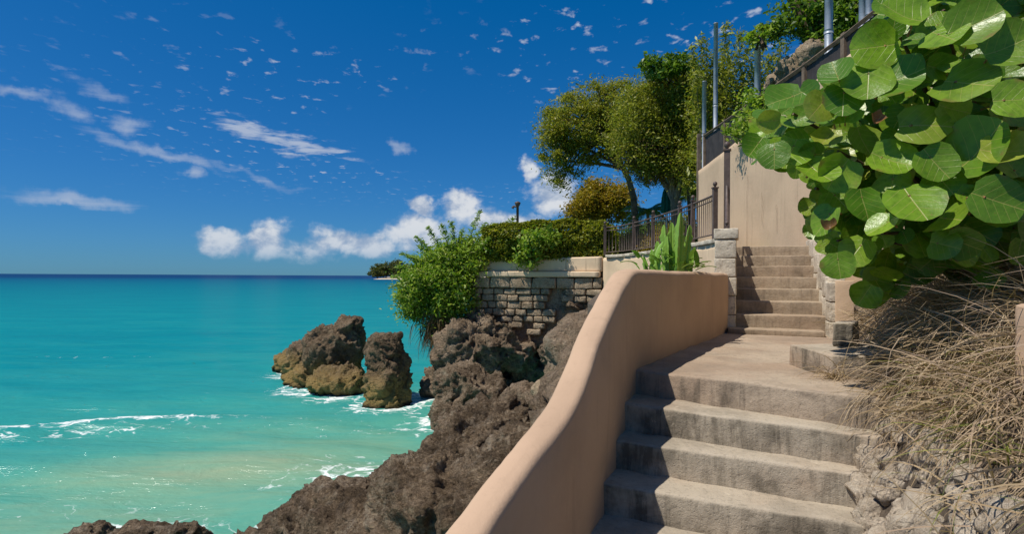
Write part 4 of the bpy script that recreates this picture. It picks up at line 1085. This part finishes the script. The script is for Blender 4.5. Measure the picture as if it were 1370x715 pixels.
# the big green shrub at the corner of the terrace
def corner_shrub():
    Y = 19.3; base = P(610, 420, 19.6)
    t = shrub('corner_shrub', 'large bright green feathery shrub hanging over the cliff at the terrace corner',
              [E(600, 372, Y, 44, 46), E(570, 385, Y, 36, 42), E(628, 345, Y, 34, 30), E(590, 415, Y, 28, 30), E(612, 395, Y-.3, 26, 40), E(555, 400, Y, 20, 30), E(645, 335, Y, 28, 18)], 430, 95, .17, .105, L_BRIGHT, tuple(base), 'shrub', None, .38, .5, 22)
    pts = []
    tips = [(572, 305), (590, 300), (604, 296), (618, 308), (642, 282), (648, 300), (660, 300), (676, 298), (630, 318), (545, 345), (536, 340), (524, 372), (522, 385), (528, 402), (690, 290), (655, 318), (560, 330), (530, 358), (556, 318)]
    for x, y in tips:
        a = P(610, 375, Y); b = P(x, y, Y-.3+RNG.normal()*.3); mid = a.lerp(b, .6)+Vector((0, 0, .15)); c = [(1-q)**2*a+2*q*(1-q)*mid+q*q*b for q in np.linspace(0, 1, 8)]
        bm = bmesh.new(); tube(bm, c, [.018*(1-.8*q) for q in np.linspace(0, 1, 8)], 4); obj('shoot', bm, BARK_PALE, t, True)
        for k in range(330):
            q = .25+.75*RNG.random(); pts.append(np.array((1-q)**2*a+2*q*(1-q)*mid+q*q*b)+RNG.normal(size=3)*.10*np.array([1, 1, .6])*(1.25-.8*q))
    leaf_cloud('spray_leaves', np.array(pts), .10, L_BRIGHT, t, .3)
    # dead creepers below
    n = 900; roots = [tuple(P(RNG.normal(588, 11), RNG.uniform(418, 450), 18.9+RNG.normal()*.2)) for i in range(n)]
    dirs = RNG.normal(size=(n, 3))*np.array([.35, .35, .2])+np.array([-.1, -.2, -.9])
    o = blades('dead_creeper', roots, dirs, RNG.uniform(.4, 1.1, n), RNG.uniform(.012, .03, n), RNG.uniform(.2, 1, n), L_DEAD, 5, kind='stuff', parent=t)
corner_shrub()

# overhanging branches top right, above the wall
tree('hanging_tree', 'tree with drooping leafy branches above the fence, behind the thick pole',
     [(WX(11)+2.0, 12.0, EYE+2.8), (WX(11)+1.6, 11.9, EYE+4.2), (WX(11)+1.0, 11.8, EYE+5.6), (WX(11)+.5, 11.6, EYE+6.4)], .13,
     [E(1075, 18, 11.5, 40, 22), E(1120, 40, 11.3, 36, 40), E(1050, 45, 11.6, 22, 12), E(1140, 10, 11.2, 40, 30), E(1105, 70, 11.2, 26, 26), E(1180, 20, 11.4, 60, 40)], 200, 55, .13, .095, L_TROP, BARK, 26, 'plants behind the fence', .8, .6, .45)
shrub('pole_creeper', 'small green creeper tuft crowning the metal pole', [E(1012, 48, 11.4, 13, 7), E(1016, 40, 11.4, 8, 6)], 16, 26, .06, .09, L_BRIGHT, tuple(P(1012, 62, 11.45)), 'plant')
shrub('wall_creeper', 'creeper clambering over the fence top beside the pole', [E(1005, 150, 11.6, 20, 30), E(990, 170, 12, 14, 16), E(1022, 165, 11.2, 16, 26), E(1040, 140, 10.8, 16, 14)], 60, 40, .10, .085, L_BRIGHT, (WX(11.5)+.5, 11.5, EYE+2.8), 'plant')
rock('coral_outcrop', 'pale coral boulder showing above the fence top under the hanging branches', [(P(1065, 92, 11.6), (.42, .4, .36)), (P(1045, 112, 12.2), (.4, .4, .3)), (P(1085, 75, 11.2), (.3, .3, .3)), ((5.9, 11.7, 7.2), (.9, .6, .8))], STONE_OLD, .05, 71, big=.1, mid=.15, fine=.04)

# ---------------------------------------------------------------- parasol and lamp
def parasol():
    Y = 20.5; c = P(891, 284, Y); top = P(891, 248, Y); h = top.z-c.z
    t = thing('closed_parasol', 'folded dark green garden parasol on the terrace', 'parasol', (c.x, c.y, G_T))
    bm = bmesh.new(); tube(bm, [(c.x, c.y, G_T), (c.x, c.y, top.z+.06)], .022, 8); obj('pole', bm, WHITE, t, True)
    bm = bmesh.new(); lathe(bm, [(.17, 0), (.175, h*.1), (.16, h*.45), (.12, h*.75), (.06, h*.95), (.02, h)], 48, (c.x, c.y, c.z), .16, 8); obj('canopy', bm, CANVAS, t, True)
    bm = bmesh.new(); lathe(bm, [(.27, 0), (.27, .05), (.08, .09), (.05, .2)], 20, (c.x, c.y, G_T)); obj('base', bm, IRON, t, True)
parasol()
def lamp():
    Y = 18.9; b = P(692, 345, Y); tp = P(692, 276, Y)
    t = thing('garden_lamp', 'slim dark garden lamp post rising out of the hedge', 'lamp', (b.x, b.y, b.z))
    bm = bmesh.new(); tube(bm, [b, tp], .045, 10); obj('pole', bm, IRON, t, True)
    bm = bmesh.new(); lathe(bm, [(.05, 0), (.075, .02), (.075, .05), (.10, .09), (.10, .12), (.03, .16)], 14, tp); obj('cap', bm, IRON, t, True)
    bm = bmesh.new(); tube(bm, [tp+Vector((0, 0, -.02)), tp+Vector((-.13, -.02, -.01)), tp+Vector((-.17, -.03, -.07))], [.03, .035, .05], 8); obj('lamp_head', bm, IRON, t, True)
lamp()

# ---------------------------------------------------------------- euphorbia in the planting bed
def euphorbia():
    Yc = 6.3; zb = EYE-.45
    t = thing('succulent_plant', 'bright green upright succulent with toothed columns behind the sweeping wall', 'plant', (PX(895, Yc), Yc, zb))
    cols = [(888, 300, .052), (899, 297, .05), (911, 284, .056), (880, 322, .05), (922, 300, .045), (871, 333, .04), (904, 322, .045), (893, 315, .045), (916, 322, .04), (862, 342, .035), (929, 330, .036)]
    for i, (px, py, r) in enumerate(cols):
        Y = Yc+random.uniform(-.25, .3); top = P(px, py, Y); b = Vector((PX(895+(px-895)*.6, Y), Y, zb)); n = 30; bm = bmesh.new(); rings = []; L = (top-b).length
        for k in range(n+1):
            f = k/n; c = b.lerp(top, f)+Vector((math.sin(f*3+i)*.012, math.cos(f*2+i)*.012, 0)); tw = i*.9+f*.5
            env = min(1, (1-f)*7+.25)*(1+.10*math.sin(f*9+i)); tooth = 1+.17*((k % 3)-1)
            ring = []
            for s_ in range(12):
                a = tw+s_*math.pi/6; fin = [1.0*tooth, .48, .26, .48][s_ % 4]
                ring.append(bm.verts.new(c+Vector((math.cos(a), math.sin(a), 0))*r*env*fin))
            rings.append(ring)
        for a_, b_ in zip(rings[:-1], rings[1:]):
            for s_ in range(12): bm.faces.new((a_[s_], a_[(s_+1) % 12], b_[(s_+1) % 12], b_[s_]))
        bm.faces.new(rings[-1])
        obj('stem', bm, SUCC, t)
    # strappy leaves low down
    for i in range(42):
        a = random.uniform(0, 6.28); px = random.uniform(852, 934); Y = Yc+random.uniform(-.3, .3); q = P(px, random.uniform(345, 362), Y); d = Vector((math.cos(a)*.8+(px-893)/60, math.sin(a)*.5-.2, .7)).normalized(); L = random.uniform(.12, .24); w = random.uniform(.02, .034); pts = []
        sd = d.cross(Vector((0, 0, 1))).normalized(); bm = bmesh.new(); prev = None
        for k in range(6):
            f = k/5; ww = w*math.sin(math.pi*(.12+.86*f))**.7; v = [bm.verts.new(q-sd*ww+Vector((0, 0, .008))), bm.verts.new(q), bm.verts.new(q+sd*ww+Vector((0, 0, .008)))]
            if prev:
                bm.faces.new((prev[0], prev[1], v[1], v[0])); bm.faces.new((prev[1], prev[2], v[2], v[1]))
            prev = v; q = q+d*(L/5); d = (d+Vector((0, 0, -.18))).normalized()
        obj('leaf', bm, SUCC, t, True)
euphorbia()

# ---------------------------------------------------------------- the sea grape
def seagrape_leaf_mesh(seed, m):
    rnd = random.Random(seed); seg, rings = 18, 4; V = [(0, .0, 0)]; UV = [(.5, .5)]; Fs = []
    cup = rnd.uniform(-.12, .26); fold = rnd.uniform(.05, .26); wav = rnd.uniform(.02, .07); ph = rnd.uniform(0, 6); asp = rnd.uniform(.92, 1.12); droop = rnd.uniform(-.1, .25)
    if m is SG_BR: cup = rnd.uniform(.9, 1.3); wav = .3; fold = .5
    for r in range(1, rings+1):
        for s in range(seg):
            a = 2*math.pi*s/seg; rad = r/rings*.5
            lob = 1-.30*math.exp(-((a-1.5*math.pi)/.26)**2)+.035*math.sin(3*a+ph)+.025*math.sin(5*a+ph*2)+.015*math.sin(8*a+ph*3)   # heart notch at the stalk
            x, y = math.cos(a)*rad*lob*asp, math.sin(a)*rad*lob
            z = cup*(x*x+y*y)*1.6+fold*abs(x)*.7+wav*math.sin(a*3+ph)*(r/rings)**2*.6-droop*max(0, y)**2*1.6
            V.append((x, y+.36, z)); UV.append((.5+x, .5+y))
    V[0] = (0, .36, 0)
    for s in range(seg): Fs.append((0, 1+s, 1+(s+1) % seg))
    for r in range(rings-1):
        for s in range(seg): Fs.append((1+r*seg+s, 1+(r+1)*seg+s, 1+(r+1)*seg+(s+1) % seg, 1+r*seg+(s+1) % seg))
    me = bpy.data.meshes.new('leaf'); me.from_pydata(V, [], Fs); uvl = me.uv_layers.new(name='UVMap')
    for l in me.loops: uvl.data[l.index].uv = UV[l.vertex_index]
    me.materials.append(m); me.polygons.foreach_set('use_smooth', [True]*len(me.polygons)); me.update(); return me

def inpoly(x, y, poly):
    c = False; j = len(poly)-1
    for i in range(len(poly)):
        (xi, yi), (xj, yj) = poly[i], poly[j]
        if (yi > y) != (yj > y) and x < (xj-xi)*(y-yi)/(yj-yi)+xi: c = not c
        j = i
    return c
def seagrape():
    base = Vector((3.35, 3.9, EYE-.1)); base.z = float(bank_z(np.array(3.35), np.array(3.9)))
    t = thing('sea_grape_bush', 'large sea grape bush with big round glossy leaves over the bank', 'bush', tuple(base))
    green = [seagrape_leaf_mesh(i, SG) for i in range(12)]; yel = [seagrape_leaf_mesh(20+i, SG_Y) for i in range(5)]; br = [seagrape_leaf_mesh(40+i, SG_BR) for i in range(3)]
    poly = [(985, 195), (1012, 150), (1058, 128), (1095, 112), (1150, 88), (1162, 40), (1172, 10), (1180, -60), (1440, -60), (1440, 300), (1350, 338), (1260, 335), (1190, 350), (1130, 358), (1100, 345), (1092, 305), (1080, 280), (1062, 232), (1010, 215)]
    def depth(px, py): return 2.75+max(0, (1370-px))/400*.85+max(0, py-220)/200*-.10
    rnd = random.Random(5)
    # branches
    btips = [(1000, 190), (1060, 150), (1110, 130), (1170, 110), (1120, 200), (1090, 250), (1120, 320), (1200, 40), (1260, 10), (1330, 20), (1200, 180), (1230, 260), (1180, 310), (1300, 120), (1350, 200), (1290, 250), (1360, 90), (1260, 160), (1400, 0), (1150, 260)]
    for bx, by in btips:
        Y = depth(bx, by)+.18; tip = P(bx, by, Y); mid = base.lerp(tip, .5)+Vector((.1, .15, .25))
        pts = [(1-q)**2*base+2*q*(1-q)*mid+q*q*tip for q in np.linspace(0, 1, 10)]
        bm = bmesh.new(); tube(bm, pts, [.028*(1-.8*q)+.003 for q in np.linspace(0, 1, 10)], 7); obj('branch', bm, BARK, t, True)
    def place(px, py, Y, me, size, lean):
        c = P(px, py, Y); nrm = Vector((-.40, -.80, .42))+Vector([rnd.gauss(0, lean) for _ in range(3)]); nrm.normalize()
        # leaf tip points outward and down, away from the heart of the bush
        outw = Vector((px-1230, 0, 170-py)); outw = Vector((outw.x, -120, outw.z-60)).normalized()+Vector([rnd.gauss(0, .45) for _ in range(3)])
        ty = (outw-nrm*outw.dot(nrm)).normalized(); tx = ty.cross(nrm)
        M = Matrix((tx, ty, nrm)).transposed().to_4x4(); org = c-ty*(.36*size); M.translation = org
        return M @ Matrix.Diagonal((size, size, size, 1)), org, ty, nrm
    placed = []; cnt = 0; tries = 0
    stemme = None
    hero = [(1290, 108, 82, 'g'), (1232, 165, 70, 'y'), (1190, 212, 62, 'g'), (1222, 268, 82, 'g'), (1312, 195, 86, 'g'), (1340, 200, 60, 'y'), (1195, 105, 74, 'g'), (1160, 105, 66, 'g'), (1117, 95, 52, 'g'), (1095, 140, 50, 'y'), (1127, 130, 54, 'g'), (1050, 130, 56, 'g'), (1035, 205, 44, 'g'), (1010, 195, 46, 'g'),
            (1058, 200, 56, 'g'), (1093, 228, 60, 'g'), (1120, 230, 56, 'g'), (1205, 18, 66, 'g'), (1260, 45, 60, 'g'), (1170, 60, 66, 'g'), (1105, 292, 50, 'g'), (1122, 352, 42, 'g'), (1180, 300, 46, 'g'), (1330, 265, 74, 'g'), (1250, 215, 60, 'g'), (1270, 290, 62, 'g'), (1345, 60, 70, 'g'), (1300, 30, 70, 'g'), (1355, 130, 60, 'g'), (1155, 270, 54, 'g'), (1172, 160, 20, 'b'), (1110, 302, 18, 'b')]
    Mlist = []
    for px, py, d, k in hero:
        Y = depth(px, py)-.06+rnd.uniform(-.05, .05); size = d*.96/F*Y
        me = rnd.choice({'g': green, 'y': yel, 'b': br}[k]); Mlist.append((place(px, py, Y, me, size, .26), me))
    while len(Mlist) < 290 and tries < 20000:
        tries += 1; px, py = rnd.uniform(975, 1440), rnd.uniform(-60, 350)
        if not inpoly(px, py, poly): continue
        if any((px-a)**2+(py-b)**2 < (15 if len(Mlist) < 200 else 10)**2 for a, b in placed): continue
        placed.append((px, py)); Y = depth(px, py)+rnd.uniform(.02, .5); r_ = rnd.random()
        me = rnd.choice(green if r_ < .87 else yel); size = rnd.uniform(.11, .215)*(1 if me not in br else .6)
        Mlist.append((place(px, py, Y, me, size, .34), me))
    pet = bmesh.new(); 
    tube(pet, [(0, 0, 0), (0, -.06, -.05), (0, -.14, -.16), (0, -.16, -.34)], [.026, .022, .022, .03], 5); pme = bpy.data.meshes.new('petiole'); pet.to_mesh(pme); pet.free(); pme.materials.append(PETIOLE)
    for (M, org, ty, nrm), me in Mlist:
        o = bpy.data.objects.new('leaf', me); C.objects.link(o); o.parent = t; o.matrix_parent_inverse = Matrix.Translation(-t.location); o.matrix_basis = M
        if len(placed) and me not in br:
            s = bpy.data.objects.new('petiole', pme); C.objects.link(s); s.parent = o
            s.location = (0, .20, .01)
    # deeper leaves, merged
    bm_v, bm_f, bm_uv, off = [], [], [], 0
    data = []
    for me in green[:6]:
        vs = np.array([v.co[:] for v in me.vertices]); fs = [tuple(p_.vertices) for p_ in me.polygons]; uvs = {}
        for l in me.loops: uvs[l.vertex_index] = tuple(me.uv_layers[0].data[l.index].uv)
        data.append((vs, fs, uvs))
    k = 0
    while k < 700:
        px, py = rnd.uniform(1000, 1470), rnd.uniform(-90, 400)
        if not inpoly(px-(12 if px < 1200 else 0), py-(45 if px > 1150 else 0), poly): continue
        Y = depth(px, py)+rnd.uniform(.35, 1.25); size = rnd.uniform(.14, .21)
        M, *_ = place(px, py, Y, None, size, .5); vs, fs, uvs = data[k % 6]
        A = np.array(M); w = vs @ A[:3, :3].T+A[:3, 3]; bm_v.append(w); bm_f += [tuple(i+off for i in f) for f in fs]; bm_uv += [uvs[i] for i in range(len(vs))]; off += len(vs); k += 1
    me = bpy.data.meshes.new('inner_leaves'); me.from_pydata(np.concatenate(bm_v).tolist(), [], bm_f); ul = me.uv_layers.new(name='UVMap')
    for l in me.loops: ul.data[l.index].uv = bm_uv[l.vertex_index]
    tag(obj('inner_leaves', me, SG, t, True), kind='stuff')
seagrape()

# ---------------------------------------------------------------- far headland
def headland():
    bm = bmesh.new(); rows = []
    for i in range(26):
        x = -152+i*8; w = 18+7*math.sin(i*.7); row = []
        for j, (dy, z) in enumerate(((-w, -.4), (-w*.6, .35), (-w*.2, 1.1), (w, 2.2), (w*4, 3.5))):
            e = 0 if i else .9; row.append(bm.verts.new((x, 620+dy*(1-e)+i*1.5, z*(1-e)-.2)))
        rows.append(row)
    for a, b in zip(rows[:-1], rows[1:]):
        for k in range(len(a)-1): bm.faces.new((a[k], b[k], b[k+1], a[k+1]))
    tag(obj('headland', bm, SAND, None, True), 'thin sandy beach of the far headland', kind='structure')
    for px, w, top, lab in ((505, 11, 356, 'low rounded far tree at the very tip of the headland'), (516, 13, 353, 'far bushy tree in the middle of the headland trees'), (531, 10, 350, 'tallest far tree on the headland, next to the corner shrub'), (549, 12, 354, 'far tree on the headland partly behind the corner shrub')):
        Y = 630; k = Y/F; bx = PX(px, Y); h = (372-top)*k
        tree('headland_tree', lab, [(bx, Y, .6), (bx+1, Y, h*.35), (bx, Y, h*.6)], .7, [((bx, Y, EYE+h*.50), (w*k, 7, h*.46)), ((bx+3, Y, EYE+h*.32), (w*k*.9, 7, h*.34)), ((bx-2, Y-2, EYE+h*.18), (w*k*.9, 6, h*.25))], 110, 34, 1.2, 1.5, L_FAR, BARK, 6, 'trees on the far headland')
    Y = 640; t = thing('beach_house', 'tiny pale house among the far headland trees', 'house', (PX(541, Y), Y, 2))
    x = PX(541, Y); bm = bmesh.new(); add_box(bm, (x, Y, 7), (6, 6, 10)); obj('wall', bm, WHITE, t)
    bm = bmesh.new(); lathe(bm, [(5, 0), (.3, 2.2)], 4, (x, Y, 12)); obj('roof', bm, WOOD, t)
    bm = bmesh.new(); add_box(bm, (x-1, Y-3.02, 8), (1.2, .1, 2)); obj('window', bm, FENCE, t)
headland()
